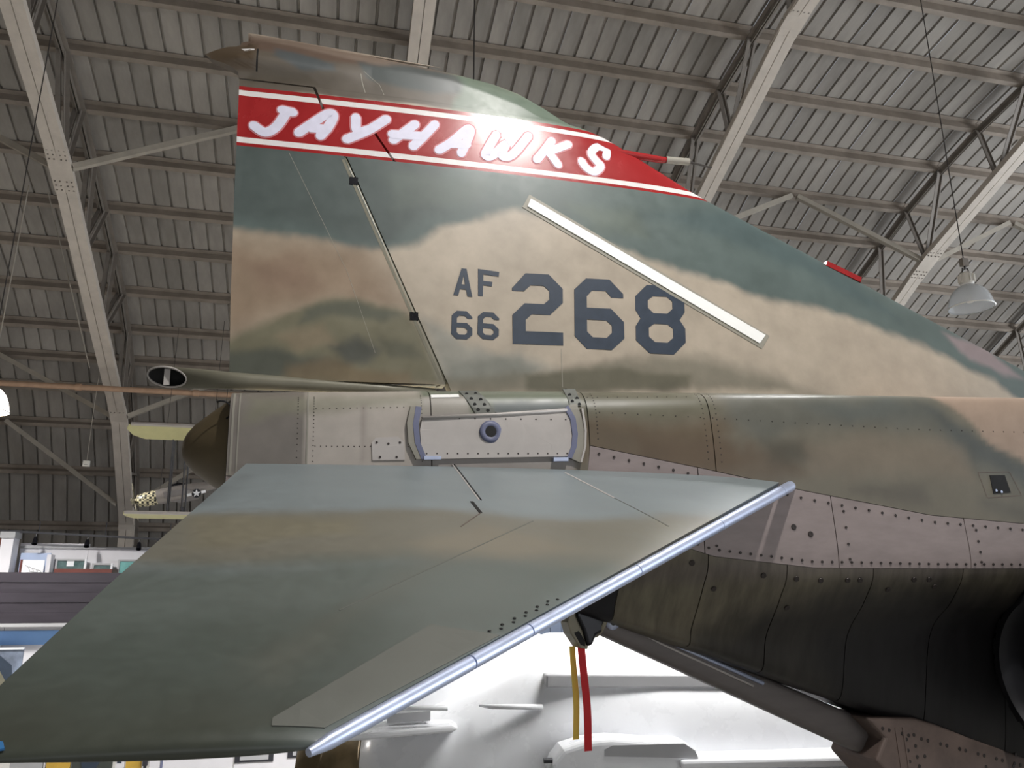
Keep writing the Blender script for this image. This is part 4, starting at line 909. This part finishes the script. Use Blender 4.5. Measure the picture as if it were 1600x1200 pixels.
# dark recess under the tail the hook stows in
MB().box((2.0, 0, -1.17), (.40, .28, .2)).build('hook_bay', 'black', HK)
BF = bev(MB().prism(BELLY, fr(-.21), fr(.21)).build('belly_fairing', 'belly', JET), .02, 3)
bx = [(1375, 1135), (0, 0)]
pts = []
A0, A1 = Vector((BELLY[1][0] - .25, BELLY[1][1] - .04)), Vector((BELLY[4][0], BELLY[4][1] - .05))
for t in np.linspace(0, 1, 26):
    if int(t * 25) % 3 != 2: pts.append((A0.lerp(A1, t).x, A0.lerp(A1, t).y))
for k in range(26): pts.append((3.98 + .85 * random.random(), -2.2 - .05 * k * .2 - .22 * random.random()))
for z in np.arange(-2.45, -2.08, .062): pts += [(4.0, z), (4.06, z + .02)]
rivets('belly_rivets', [(Vector((x, -.2105, z)), (0, -1, 0)) for x, z in pts], .0115, 'rivet', BF, 8, .002)
for k, x in enumerate((3.93, 3.985)):
    MB().box((x, -.212, -2.25), (.012, .006, .36)).build('fairing_rib', 'belly', BF)
# jet pipes: the starboard nozzle shows at the right edge
for sg in (-1,):
    b = MB(); b.lathe([(.40, .6), (.42, .05), (.46, .0), (.50, .01), (.53, .10), (.56, .5), (.60, 1.2)], (4.62, sg * .86, -1.76), (1, 0, 0), 48)
    nz = b.build('exhaust_nozzle', 'shielddark', JET, ang=40)
    b = MB()
    for k in range(24):
        a = 2 * PI * k / 24; e1 = Vector((0, math.cos(a), math.sin(a)))
        b.bar(Vector((4.64, sg * .86, -1.76)) + e1 * .512, Vector((5.1, sg * .86, -1.76)) + e1 * .562, .10, .008, e1)
    o = b.build('nozzle_petals', 'shielddark', nz); o['kind'] = 'stuff'
    MB().lathe([(.41, 0), (.0005, .01)], (5.1, sg * .86, -1.76), (1, 0, 0), 32).build('nozzle_dark_end', 'black', nz)
    b = MB(); b.lathe([(.62, 5.15), (.72, 5.6), (.78, 6.4), (.80, 7.2), (.0005, 7.2)], (0, sg * .88, -1.62), (1, 0, 0), 40); nac = b.build('engine_nacelle', 'camo', JET, True)
    me = nac.data; a = me.color_attributes.new('paint', 'FLOAT_COLOR', 'POINT'); a.data.foreach_set('color', np.tile(np.append(lin((150, 140, 128)), 1), len(me.vertices)))
    # main gear out of the picture, so that the fighter stands on the floor
    wheel = Vector((6.6, sg * 1.5, -2.985)); zf = None
    g = MB().tube([(6.6, sg * 1.2, -2.1), tuple(wheel + Vector((0, -sg * .14, 0)))], [.09, .07], 12).build('main_gear_strut', 'arm', JET, True)
    MB().lathe([(.05, -.12), (.25, -.12), (.34, -.09), (.37, -.04), (.37, .04), (.34, .09), (.25, .12), (.05, .12)], wheel, (0, 1, 0), 32).build('main_wheel', 'rubber', g, True)

# ---------------------------------------------------------------- ribbons hanging from the hook
def strip(name, a, b, w, m, label, cat, bend=.012):
    a, b = JM @ Vector(a), JM @ Vector(b); sd = Vector(JM.col[0][:3]).normalized(); th = Vector(JM.col[1][:3]).normalized() * .0015
    vs = []; fs = []; n = 14
    for i in range(n + 1):
        t = i / n; p = a.lerp(b, t) + sd * bend * math.sin(t * 4.2) * .5 + th * 6 * math.sin(t * 7)
        for q in (p - sd * w / 2 - th, p + sd * w / 2 - th, p + sd * w / 2 + th, p - sd * w / 2 + th): vs.append(q)
    for i in range(n):
        for k in range(4): fs.append((4 * i + k, 4 * i + (k + 1) % 4, 4 * i + 4 + (k + 1) % 4, 4 * i + 4 + k))
    fs += [(0, 1, 2, 3), (4 * n + 3, 4 * n + 2, 4 * n + 1, 4 * n)]
    o = MB().add(vs, fs).build(name, m); tag(o, label, cat); return o
r_ = RIBBON
strip('warning_ribbon', (r_[0][0], -.03, r_[0][1] + .02), (r_[1][0], -.03, r_[1][1]), .045, 'ribred', 'long red ribbon hanging straight down from the hook', 'ribbon')
strip('hanging_strap', (r_[2][0], .03, r_[2][1] + .0), (r_[3][0], .03, r_[3][1]), .036, 'ribyel', 'yellow strap hanging just left of the red ribbon', 'strap')
# ================================================================ lamps, cables
def bay_lamp(name, s, d, hb, hs, label, lit=False, wire_top=None, tilt=0.):
    L = thing(name, label, 'lamp', hp(s, d, hb), HROT, 'hanging high bay lamps')
    D = .50; r = D / 2
    prof_ = [(r * .36, .285), (r * .42, .275), (r * .62, .245), (r * .80, .19), (r * .93, .11), (r * 1.0, .03), (r * 1.04, .0), (r * 1.0, -.006)]
    sh = MB().lathe(prof_, n=48).build('lamp_shade', 'bulb' if lit else 'acrylic', L, True)
    m = sh.modifiers.new('wall', 'SOLIDIFY'); m.thickness = .006
    MB().lathe([(r * 1.02, -.008), (r * 1.06, 0), (r * 1.02, .008)], n=48).build('shade_rim', 'galv', L, True)
    b = MB(); b.lathe([(.0005, .285), (.055, .285), (.062, .30), (.075, .31), (.075, .44), (.06, .455), (.0005, .455)], n=24); b.build('ballast_housing', 'galv', L, ang=40)
    b = MB()
    for k in range(10):
        a = 2 * PI * k / 10; b.box((.08 * math.cos(a), .08 * math.sin(a), .38), (.035, .008, .10), Matrix.Rotation(a, 3, 'Z'))
    b.build('cooling_fins', 'galv', L)
    MB().tube([(-.05, 0, .455), (-.04, 0, .52), (.04, 0, .52), (.05, 0, .455)], .008, 8).build('hanger', 'cable', L, True)
    MB().box((0, 0, .60), (.085, .06, .10)).build('junction_box', 'web', L)
    MB().tube([(0, 0, .51), (0, 0, .56)], .01, 8).build('hook_eye', 'cable', L, True)
    bu = MB().lathe([(.0005, .06), (.035, .07), (.06, .12), (.055, .18), (.03, .25), (.022, .285)], n=20).build('bulb', 'bulb' if lit else 'galv', L, True)
    top = wire_top if wire_top else arc_h(d) - hb - .05
    MB().tube([(0, 0, .65), (0, 0, top)], .0065, 6).build('suspension_cable', 'cable', L, ang=60)
    if tilt: sh.rotation_euler = (tilt, 0, 0)
    return L
bay_lamp('high_bay_lamp', 7.52, 7.4, 5.36, 0, 'clear bell-shaped hanging lamp at the right, unlit, above the fin root')
bay_lamp('high_bay_lamp', BG['lampl'][0][0] - .14, 9.5, BG['lampl'][1][1] - .02, 0, 'lit hanging lamp cut off by the left edge of the picture', True)
c = BG['c1']; cable('thin_cable', hp(c[0][0], 12.5, c[0][1]), hp(c[1][0], 12.5, c[1][1] - .6), .009, 'pale thin cable hanging at the far left edge', 'brace')
c = BG['c2']; cable('thin_cable', hp(c[0][0], 14, c[0][1]), hp(c[1][0], 14, c[1][1]), .009, 'thin stay wire slanting beside the left truss chord', 'brace')
c = BG['c3']; cable('thin_cable', hp(c[0][0], 9, arc_h(9) - .1), hp(c[1][0], 9, 5.2), .010, 'dark cable dropping behind the top of the tail fin')
c = BG['box']; X0 = hp((c[0][0] + c[1][0]) / 2, 16, (c[0][1] + c[1][1]) / 2)
jb = thing('junction_box', 'small white box hanging on a wire left of the left truss', 'box', X0, HROT)
MB().box((0, 0, 0), (.11, .07, .11)).build('box_body', 'galv', jb); MB().tube([(0, 0, .05), (-.01, 0, 1.15), (0, 0, 2.1)], .006, 6).build('wire', 'brace', jb); MB().tube([(-.03, -.037, -.02), (.03, -.037, -.02)], .004, 6).build('lid_seam', 'cable', jb)

# ================================================================ museum gallery along the far side
def slabh(b, s0, s1, d0, d1, h0, h1): return b.box(((s0 + s1) / 2, (d0 + d1) / 2, (h0 + h1) / 2), (s1 - s0, d1 - d0, h1 - h0))
def put(o): o.location = (0, 0, 0); o.rotation_euler = (0, 0, HROT); return o
W = BG['wall']
wf = thing('wall_gallery', None, None, (0, 0, 0), HROT, kind='structure')
for k in range(6):
    s0 = W[0][0] - .02 + k * 1.25; slabh(MB(), s0, s0 + 1.244, 17.4, 17.5, 1.5, 2.82 if k else 2.9).build('wall_panel', 'wallw', wf)
slabh(MB(), W[0][0], 1.5, 17.36, 17.4, 2.80, 2.84).build('wall_coping', 'jetgrey', wf)
wb = thing('wall_back', None, None, (0, 0, 0), HROT, kind='structure')
for k in range(46): slabh(MB(), -3.6 + k * .27, -3.6 + k * .27 + .258, 17.9, 17.93, 0, 2.2).build('wall_plank', 'bluep', wb)
slabh(MB(), -3.6, 8.9, 17.94, 18.0, 0, 2.2).build('wall_backing', 'frame', wb)
P = BG['pillar']
t1 = thing('trim_1', None, None, (0, 0, 0), HROT, kind='structure')
slabh(MB(), -6.16, -5.95, 16.8, 17.1, 1.5, 3.04).build('pillar_face', 'wallw', t1); slabh(MB(), -6.19, -5.93, 16.78, 17.12, 2.96, 3.08).build('pillar_cap', 'jetgrey', t1)
slabh(MB(), -6.75, -6.165, 16.82, 17.08, 1.5, 3.0).build('pillar_side', 'redwood', t1)
b_ = BG['blue']
bp = put(thing('display_board', 'pale blue display board behind the white poster at the far left', 'board'))
slabh(MB(), -5.93, -5.40, 17.22, 17.27, 1.6, 2.70).build('board_panel', 'bluep', bp)
slabh(MB(), -5.405, -5.33, 17.05, 17.28, 1.6, 2.67).build('end_post', 'wallw', bp)
p_ = BG['poster']
po = put(thing('framed_poster', 'white poster with grey brush marks beside a dark red edge', 'poster'))
slabh(MB(), -5.80, -5.42, 17.0, 17.02, 2.2, 2.56).build('poster_sheet', 'jetwhite', po); slabh(MB(), -5.84, -5.803, 16.99, 17.03, 2.2, 2.565).build('edge_bar', 'redwood', po)
b = MB(); rr = random.Random(3)
for k in range(4):
    x = -5.74 + .07 * k; b.tube([(x, 16.996, 2.46 - .03 * k), (x + .06, 16.996, 2.42 - .02 * k), (x + .09, 16.996, 2.34 - .01 * k), (x + .16, 16.996, 2.33)], .006, 5)
o = b.build('brush_mark', 'jetgrey', po); o['kind'] = 'stuff'
def case(c, label, d, glass):
    (s0, h1), (s1, _), (_, h0) = c[0], c[1], c[2]; t = put(thing('picture_frame', label, 'frame', group=None)); s1 = max(s0, s1); w = .035; h0 = 2.3
    slabh(MB(), s0 + w, s1 - w, d + .02, d + .04, h0, h1 - w).build('picture', glass, t)
    slabh(MB(), s0, s0 + w, d, d + .05, h0, h1).build('stile', 'jetgrey', t); slabh(MB(), s1 - w, s1, d, d + .05, h0, h1).build('stile', 'jetwhite', t)
    slabh(MB(), s0 + w + .002, s1 - w - .002, d, d + .05, h1 - w, h1).build('rail', 'jetgrey', t); return t
M['greenglass'] = mat('dark_green_picture', (92, 112, 112), .2, var=.35, scale=8)
M['teal'] = mat('teal_picture', (120, 176, 172), .3, var=.15, scale=8)
c1 = case(BG['c_a'], 'pale frame with dark glass and a white patch, left above the red table', 17.25, 'greenglass')
slabh(MB(), -5.10, -4.97, 17.262, 17.268, 2.45, 2.56).build('white_patch', 'jetwhite', c1)
case(BG['c_b'], 'low greenish frame right above the red table', 17.25, 'greenglass'); case(BG['c_c'], 'teal picture frame partly hidden by the stabilator edge', 17.25, 'teal')
tb = put(thing('display_table', 'dark red table top in front of the frames', 'table'))
slabh(MB(), -5.06, -4.06, 16.45, 16.95, 2.30, 2.385).build('table_top', 'redwood', tb)
for s_ in (-4.98, -4.15):
    for d_ in (16.5, 16.9): slabh(MB(), s_, s_ + .05, d_, d_ + .05, 2.06, 2.30).build('leg', 'redwood', tb)
# gallery floor and its dark boarded front
t2 = thing('trim_2', None, None, (0, 0, 0), HROT, kind='structure')
F_ = BG['fascia']; hb, ht_ = 1.46, 2.29; n = 5
for k in range(n):
    h0 = hb + (ht_ - hb) * k / n; slabh(MB(), -8.5, 3.0, 15.0 + .012 * (k % 2), 15.06, h0, h0 + (ht_ - hb) / n - .003).build('fascia_board', 'fascia', t2)
slabh(MB(), -8.5, 3.0, 15.062, 15.09, 1.46, 2.28).build('fascia_backing', 'fascia', t2)
slabh(MB(), -8.5, 3.0, 15.095, 17.9, 2.0, 2.06).build('gallery_deck', 'fascia', t2)
slabh(MB(), -8.5, 3.0, 14.96, 15.06, 1.40, 1.455).build('fascia_rail', 'jetgrey', t2)
wc = thing('wall_under_gallery', None, None, (0, 0, 0), HROT, kind='structure')
for k in range(7): slabh(MB(), -8.5 + k * 1.6, -8.5 + k * 1.6 + 1.594, 15.2, 15.26, 0, 1.40).build('wall_panel', 'wallw', wc)
slabh(MB(), -8.5, 2.7, 15.17, 15.198, 1.10, 1.33).build('painted_band', 'bluestripe', wc)
M['photoprint'] = mat('landscape_print', (118, 128, 146), .4, var=.5, scale=3)
ph = put(thing('photo_panel', 'landscape photo panel at the far left edge under the blue band', 'poster'))
slabh(MB(), -6.6, -4.86, 14.9, 14.94, .1, 1.05).build('photo_sheet', 'photoprint', ph); slabh(MB(), -6.6, -4.86, 14.88, 14.95, 1.05, 1.075).build('top_rail', 'jetwhite', ph)
b = MB(); b.prism([(-5.6, .5), (-5.5, .98), (-5.25, 1.0), (-5.0, .8), (-4.95, .5)], lambda p: (p[0], 14.893, p[1]), lambda p: (p[0], 14.9, p[1])); b.build('printed_hill', 'serial', ph)
b = MB(); b.prism([(-5.5, .4), (-5.42, .72), (-5.2, .78), (-5.05, .55), (-5.02, .4)], lambda p: (p[0], 14.886, p[1]), lambda p: (p[0], 14.893, p[1])); b.build('printed_shape', 'tubem', ph)
# lighting rail with spots above the gallery wall
R_ = BG['rail']
lr = put(thing('lighting_rail', 'dark lighting rail along the top of the gallery wall', 'rail')); MB().bar((-7.0, 17.0, 3.14), (-3.0, 17.0, 2.97), .04, .04).build('rail_bar', 'frame', lr)
for k in range(4): MB().tube([(-6.8 + k * 1.2, 17.0, 3.12 - k * .05), (-6.8 + k * 1.2, 17.0, 3.3)], .008, 6).build('drop_rod', 'frame', lr)
SL = ['first black spotlight on the rail, at the left edge', 'second black spotlight on the rail, above the white pillar', 'third black spotlight on the rail, above the pale frames', 'fourth black spotlight on the rail, left of the truss foot', 'last black spotlight on the rail, beside the truss foot']
for (s_, h_), lb in zip(BG['spots'], SL):
    zr = 3.14 - (s_ + 7) / 4 * .17; sp_ = put(thing('spotlight', lb, 'lamp', group='spotlights on the gallery rail'))
    MB().tube([(s_, 17.0, zr - .02), (s_, 16.98, zr - .10)], .012, 6).build('stem', 'frame', sp_)
    MB().lathe([(.0005, -.02), (.03, -.02), (.04, .02), (.05, .13), (.042, .13), (.03, .05), (.0005, .05)], (s_, 16.98, zr - .11), (.1, -.5, -.85), 14).build('spot_head', 'blackgloss', sp_, ang=40)
# boards standing in front, only their feet show under the stabilator
BL = ['grey board foot at the bottom left corner', 'thin white divider strip between grey and ochre boards', 'first ochre sign board near the bottom left corner', 'dark green sign board with navy shape, bottom left',
      'white notice board with dark mark, bottom left', 'ochre sign board right of the white notice', 'white partition with a purple line, below the stabilator tip', 'white partition with a black framed window, below the stabilator tip']
for (s0, s1, m_), lb in zip(BG['bot'], BL):
    t = put(thing('sign_board', lb, 'board', group='boards below the stabilator'))
    slabh(MB(), s0 + .006, s1 - .006, 9.0, 9.04, .04, .80).build('board_panel', m_, t)
    for s_ in ((s0 + .012, s1 - .032) if s1 - s0 > .1 else (s0 + .007,)): slabh(MB(), s_, s_ + min(.02, (s1 - s0) * .3), 8.96, 9.12, 0, .04).build('foot', 'frame', t)
    if m_ == 'signdark': MB().prism([(-2.28, .40), (-2.08, .40), (-2.13, .30), (-2.2, .24), (-2.26, .32)], lambda p: (p[0], 8.992, p[1]), lambda p: (p[0], 9.0, p[1])).build('printed_shape', 'serial', t)
    if lb.startswith('white notice'): slabh(MB(), s0 + .02, s0 + .06, 8.994, 9.0, .34, .46).build('printed_mark', 'serial', t)
    if 'purple' in lb:
        slabh(MB(), BG['wl'] - .012, BG['wl'] + .012, 8.994, 9.0, .05, .8).build('purple_line', 'blueseal', t)
    if 'window' in lb:
        for w_ in BG['win'][:2]:
            (a0, z1), (a1, z0) = w_; z0 -= .0
            f_ = slabh(MB(), a0, a1, 8.985, 9.0, z0, z1).build('window_frame', 'frame', t); slabh(MB(), a0 + .05, a1 - .05, 8.978, 8.985, z0 + .02, z1 - .02).build('pane', 'jetgrey', f_)
wpost = put(thing('post', 'small black post end left of the white partition', 'post')); slabh(MB(), -1.70, -1.655, 8.95, 9.0, .31, .43).build('post_head', 'frame', wpost); slabh(MB(), -1.69, -1.665, 8.96, 8.985, 0, .31).build('post_stem', 'frame', wpost)

# ================================================================ hanging models
# silver propeller fighter with a chequered nose
M['cheq'] = mat('chequer_nose', (214, 200, 150), .4, var=.04)
nt = M['cheq'].node_tree; pr = nt.nodes['Principled BSDF']; ck = nt.nodes.new('ShaderNodeTexChecker'); uvn = nt.nodes.new('ShaderNodeTexCoord')
ck.inputs['Color1'].default_value = rgba((214, 204, 168)); ck.inputs['Color2'].default_value = rgba((34, 34, 32)); ck.inputs['Scale'].default_value = 26
nt.links.new(uvn.outputs['Object'], ck.inputs['Vector']); nt.links.new(ck.outputs['Color'], pr.inputs['Base Color'])
p5 = BG['p51']; N0 = Vector((p5[1][0], 14, p5[1][1])); N1 = Vector((p5[6][0], 14, p5[6][1])); AX = (N1 - N0).normalized(); LM = (N1 - N0).length + .25
md = put(thing('model_airplane', 'silver model airplane with chequered nose and star, hanging left of the tail', 'airplane'))
def mpt(t, side_=0, up=0): return N0 + AX * (t * LM) + Vector((0, side_, 0)) + Vector((-AX.z, 0, AX.x)) * up
MB().lathe([(.0005, -.07), (.03, -.045), (.05, 0), (.055, .01)], N0, AX, 20).build('spinner', 'tubem', md, True)
MB().lathe([(.055, .01), (.105, .05), (.12, .16), (.125, .34)], N0, AX, 28).build('cowling', 'cheq', md, True)
MB().lathe([(.125, .34), (.128, .5), (.122, .75), (.10, 1.0), (.07, LM - .25), (.03, LM), (.0005, LM)], N0, AX, 28).build('fuselage', 'silver', md, True)
b = MB()
for a in (0, PI / 2, PI, 3 * PI / 2):
    u_ = Vector((0, math.cos(a + .05), 0)) + Vector((-AX.z, 0, AX.x)) * math.sin(a + .05); b.prism([(.03, -.02), (.12, -.055), (.27, -.045), (.32, 0), (.27, .045), (.12, .055), (.03, .02)], lambda p, u_=u_: N0 + u_ * p[0] + AX.cross(u_) * p[1] - AX * .012, lambda p, u_=u_: N0 + u_ * p[0] + AX.cross(u_) * p[1] - AX * .004)
b.build('propeller', 'armlip', md)
MB().tube([mpt(.32, 0, .09), mpt(.37, 0, .13), mpt(.45, 0, .135), mpt(.54, 0, .10)], [.02, .035, .035, .015], 14).build('canopy', 'blackgloss', md, True)
for sg in (-1, 1):
    MB().prism([(.30, .05), (.36, .75), (.42, .78), (.56, .76), (.60, .05)], lambda p: mpt(p[0], sg * p[1], -.07), lambda p: mpt(p[0], sg * p[1], -.045)).build('wing', 'silver', md)
    MB().prism([(.90, .02), (.92, .26), (.98, .26), (1.0, .02)], lambda p: mpt(p[0], sg * p[1], .01), lambda p: mpt(p[0], sg * p[1], .022)).build('tailplane', 'silver', md)
MB().prism([(.86, .04), (.92, .24), (.99, .25), (1.0, 0)], lambda p: mpt(p[0], -.008, p[1]), lambda p: mpt(p[0], .008, p[1])).build('tail_fin', 'silver', md)
SC_ = Vector((BG['star'][0][0], 14 - .128, BG['star'][0][1]))
MB().lathe([(.075, 0), (.0005, .001)], SC_, (0, -1, 0), 24).build('roundel_disc', 'frame', md)
st5 = [(.072 * (1 if k % 2 == 0 else .40) * math.sin(k * PI / 5 + AX.z * -.3), .072 * (1 if k % 2 == 0 else .40) * math.cos(k * PI / 5 + AX.z * -.3)) for k in range(10)]
MB().prism(st5, lambda p: SC_ + Vector((p[0], -.006, p[1])), lambda p: SC_ + Vector((p[0], -.002, p[1]))).build('roundel_star', 'jetwhite', md)
for sg in (-1, 1): MB().bar(SC_ + AX * sg * .078 + Vector((0, -.004, 0)), SC_ + AX * sg * .15 + Vector((0, -.004, 0)), .004, .045).build('roundel_bar', 'jetwhite', md)
MB().bar(mpt(.40, -.127, -.02), mpt(.57, -.126, -.02), .006, .02).build('fuselage_stripe', 'redwood', md)
for t_ in (.25, .75): MB().tube([mpt(t_, 0, .10), mpt(t_, 0, .10) + Vector((0, 0, 2.9))], .004, 5).build('hanging_wire', 'cable', md)
# pale yellow biplane: its wings and struts show left of the tail cone, the body hangs behind the tail
yb = put(thing('model_biplane', 'pale yellow model biplane, two wings and dark struts left of the tail cone', 'airplane'))
def wing(s0, s1, h, d0, ch, tilt, nm, tip):
    b = MB(); ca, sa = math.cos(tilt), math.sin(tilt)
    pl = [(s0, .30 * ch), (s0 + tip * .25, .05 * ch), (s0 + tip, 0), (s1, 0), (s1, ch), (s0 + tip * 1.6, ch), (s0 + tip * .5, .75 * ch)]
    f = lambda w: (lambda p: Vector((p[0], d0 + p[1] * ca + w * sa, h - p[1] * sa + w * ca)))
    o = b.prism(pl, f(-.014), f(.014)).build(nm, 'yellow', yb); bev(o, .009, 2)
    b = MB(); b.bar(f(0)((s0 + tip * .5, -.004)), f(0)((s1, -.004)), .03, .032, f(1)((0, 0)) - f(0)((0, 0))); b.build('wing_edge_highlight', 'plate', o); return o  # pale strip paints the highlight along the wing's edge
yw, yl = BG['yw'], BG['yl']
wing(yw[0][0], .9, yw[0][1] + .0, 10., .24, .62, 'upper_wing', .12)
wing(yl[0][0], .9, yl[0][1] + .02, 10., .24, .16, 'lower_wing', .06)
ys = BG['ys']
for k, (a, b2) in enumerate(((0, 1), (2, 3))):
    for dd in (0.0, .10):
        MB().tube([(ys[a][0] + dd * .25 * k, 10.02 + dd, ys[a][1] + .03), (ys[b2][0] + dd * .25 * k, 10.02 + dd, yl[0][1] + .03)], .010, 6).build('interplane_strut', 'frame', yb)
MB().lathe([(.0005, -.02), (.035, -.02), (.045, 0), (.035, .02), (.0005, .02)], (ys[3][0], 10.05, yl[0][1] + .06), (1, 0, 0), 12).build('strut_foot', 'frame', yb)
MB().lathe([(.0005, -.5), (.09, -.42), (.13, -.1), (.12, .4), (.06, 1.1), (.0005, 1.3)], (-.55, 10.15, 3.25), (0, 1, 0), 20).build('fuselage', 'yellow', yb, True)
for sg in (-1, 1): MB().tube([(-.55 + sg * .1, 10.1, 3.30), (-.55 + sg * .18, 10.1, yw[0][1])], .008, 6).build('cabane_strut', 'frame', yb)
for s_ in (-1.4, .3): MB().tube([(s_, 10.05, yw[0][1]), (s_, 10.05, yw[0][1] + 5.8)], .004, 5).build('hanging_wire', 'cable', yb)

# ================================================================ white jet standing beyond the fighter
wj = thing('white_jet', 'gloss white jet airplane beyond the fighter with burnt brown nozzle', 'airplane', (-.02, 6.8, 0), math.radians(7))
J = WJ; tp = J['top']
stn = [(-1.18, .50, .40, .40), (-.84, .54, .50, .50), (-.53, .53, .60, .57), (-.21, .58, .72, .62), (.27, .95, .698, .66), (1.08, .96, .69, .70), (1.9, .95, .66, .70), (2.95, .92, .62, .66), (4.5, .95, .60, .60), (6.0, .95, .42, .42), (7.2, .92, .10, .10)]
vs = []; fs = []; n = 40
xs = np.concatenate([np.linspace(-1.18, 4.5, 46), np.linspace(4.6, 7.2, 12)])
for x in xs:
    cz = float(np.interp(x, [q[0] for q in stn], [q[1] for q in stn])); rz = float(np.interp(x, [q[0] for q in stn], [q[2] for q in stn])); ry = float(np.interp(x, [q[0] for q in stn], [q[3] for q in stn]))
    for k in range(n):
        a = 2 * PI * k / n; e = lambda q, p=.86: math.copysign(abs(q) ** p, q)
        vs.append((x, ry * e(math.cos(a)) , cz + rz * e(math.sin(a))))
for i in range(len(xs) - 1):
    for k in range(n): fs.append((i * n + k, i * n + (k + 1) % n, (i + 1) * n + (k + 1) % n, (i + 1) * n + k))
fs += [tuple(range(n)), tuple((len(xs) - 1) * n + k for k in range(n))]
fus = MB().add(vs, fs).build('fuselage', 'jetwhite', wj, True)
b = MB(); b.lathe([(.30, 0.0), (.345, 0), (.365, .05), (.372, .12), (.38, .16), (.378, .18), (.39, .20), (.40, .34), (.402, .46), (.41, .47), (.41, .49)], (-1.66, 0, .50), (1, 0, 0), 48)
nz = b.build('exhaust_nozzle', 'burnt', wj, ang=30)
b = MB(); b.lathe([(.300, .0), (.28, .45)], (-1.66, 0, .50), (1, 0, 0), 36); b.lathe([(.28, .45), (.0005, .45)], (-1.66, 0, .50), (1, 0, 0), 36); b.build('nozzle_throat', 'black', nz, True)
MB().prism([(.27, 1.63), (.13, 1.70), (-.30, 1.72), (-1.0, 1.50), (-1.40, 1.30), (-1.1, .80), (-.3, .95), (.27, 1.45)], lambda p: (p[0], -.05, p[1]), lambda p: (p[0], .05, p[1])).build('tail_fin', 'jetwhite', wj)
fa = J['fair']
bev(MB().prism([(-1.50, 1.0), (-.50, 1.035), (-.45, 1.01), (-.50, .985), (-1.5, .96)], lambda p: (p[0], -.62 + .2 * (p[0] + .45), p[1]), lambda p: (p[0], -.2, p[1])).build('tailplane_root', 'jetwhite', wj), .015, 2)
for s0, s1, z in ((-1.03, -.54, 1.155), (-.21, .17, 1.15)):
    MB().tube([(s0 - .08, -.50, z), (s0, -.60, z + .005), (s1, -.63, z), (s1 + .005, -.63, z)], [.008, .018, .022, .014], 10).build('side_scoop', 'jetwhite', wj, True)
bev(MB().prism([(.2, 1.38), (3.0, 1.34), (3.0, 1.25), (.2, 1.29)], lambda p: (p[0], -.665, p[1]), lambda p: (p[0], -.2, p[1])).build('side_shade_band', 'jetgrey', wj), .01, 2)  # grey band paints the shaded crease along the fuselage side
MB().prism([(-.90, 1.235), (-.80, 1.23), (-.80, 1.215), (-.90, 1.22)], lambda p: (p[0], -.58, p[1]), lambda p: (p[0], -.3, p[1])).build('side_step', 'jetgrey', wj)
MB().prism([(-.72, 1.27), (-.66, 1.325), (-.60, 1.27)], lambda p: (p[0], -.48, p[1]), lambda p: (p[0], -.3, p[1])).build('aerial', 'jetwhite', wj)
MB().box((J['oval'][0][0] - .03, -.645, J['oval'][0][1] + .11), (.09, .03, .045)).build('vent_slot', 'frame', wj); 
MB().prism([(-.98, 1.10), (-.66, 1.12), (-.66, 1.05), (-.98, 1.04)], lambda p: (p[0], -.50, p[1]), lambda p: (p[0], -.3, p[1])).build('access_panel', 'jetgrey', wj)
# near wing and the tank below it
bev(MB().prism([(1.2, -.55), (1.1, -1.0), (2.9, -1.05), (2.9, -.5)], lambda p: (p[0], p[1], .77), lambda p: (p[0], p[1], .83)).build('wing', 'jetwhite', wj), .02, 2)
tk = J['tank']
TK = bev(MB().prism([(p[0], p[1]) for p in tk], lambda p: (p[0], -.95, p[1] - .0), lambda p: (p[0], -.70, p[1] - .0)).build('pylon_fairing', 'jetwhite', wj), .045, 4)
MB().prism(J['tankp'], lambda p: (p[0], -.954, p[1]), lambda p: (p[0], -.9, p[1])).build('grey_panel', 'jetgrey', TK)
MB().lathe([(.0005, -.03), (.018, -.03), (.018, .03), (.0005, .03)], (tk[0][0] - .01, -.93, tk[0][1] + .02), (1, 0, 0), 12).build('drain_stub', 'frame', TK)
TT = MB().lathe([(.0005, -.2), (.10, .05), (.17, .5), (.19, 1.2), (.17, 2.2), (.08, 3.0), (.0005, 3.2)], (.1, -.82, .60), (1, 0, 0), 24).build('drop_tank', 'jetwhite', wj, True)
for x, r in ((-.4, 0), (1.6, 0), (4.6, 0)):
    b = MB(); b.bar((x, -.3, 0), (x, -.3, .30), .06, .06); b.bar((x, .3, 0), (x, .3, .30), .06, .06); b.bar((x, -.42, .33), (x, .42, .33), .08, .08); b.build('support_cradle', 'frame', wj)
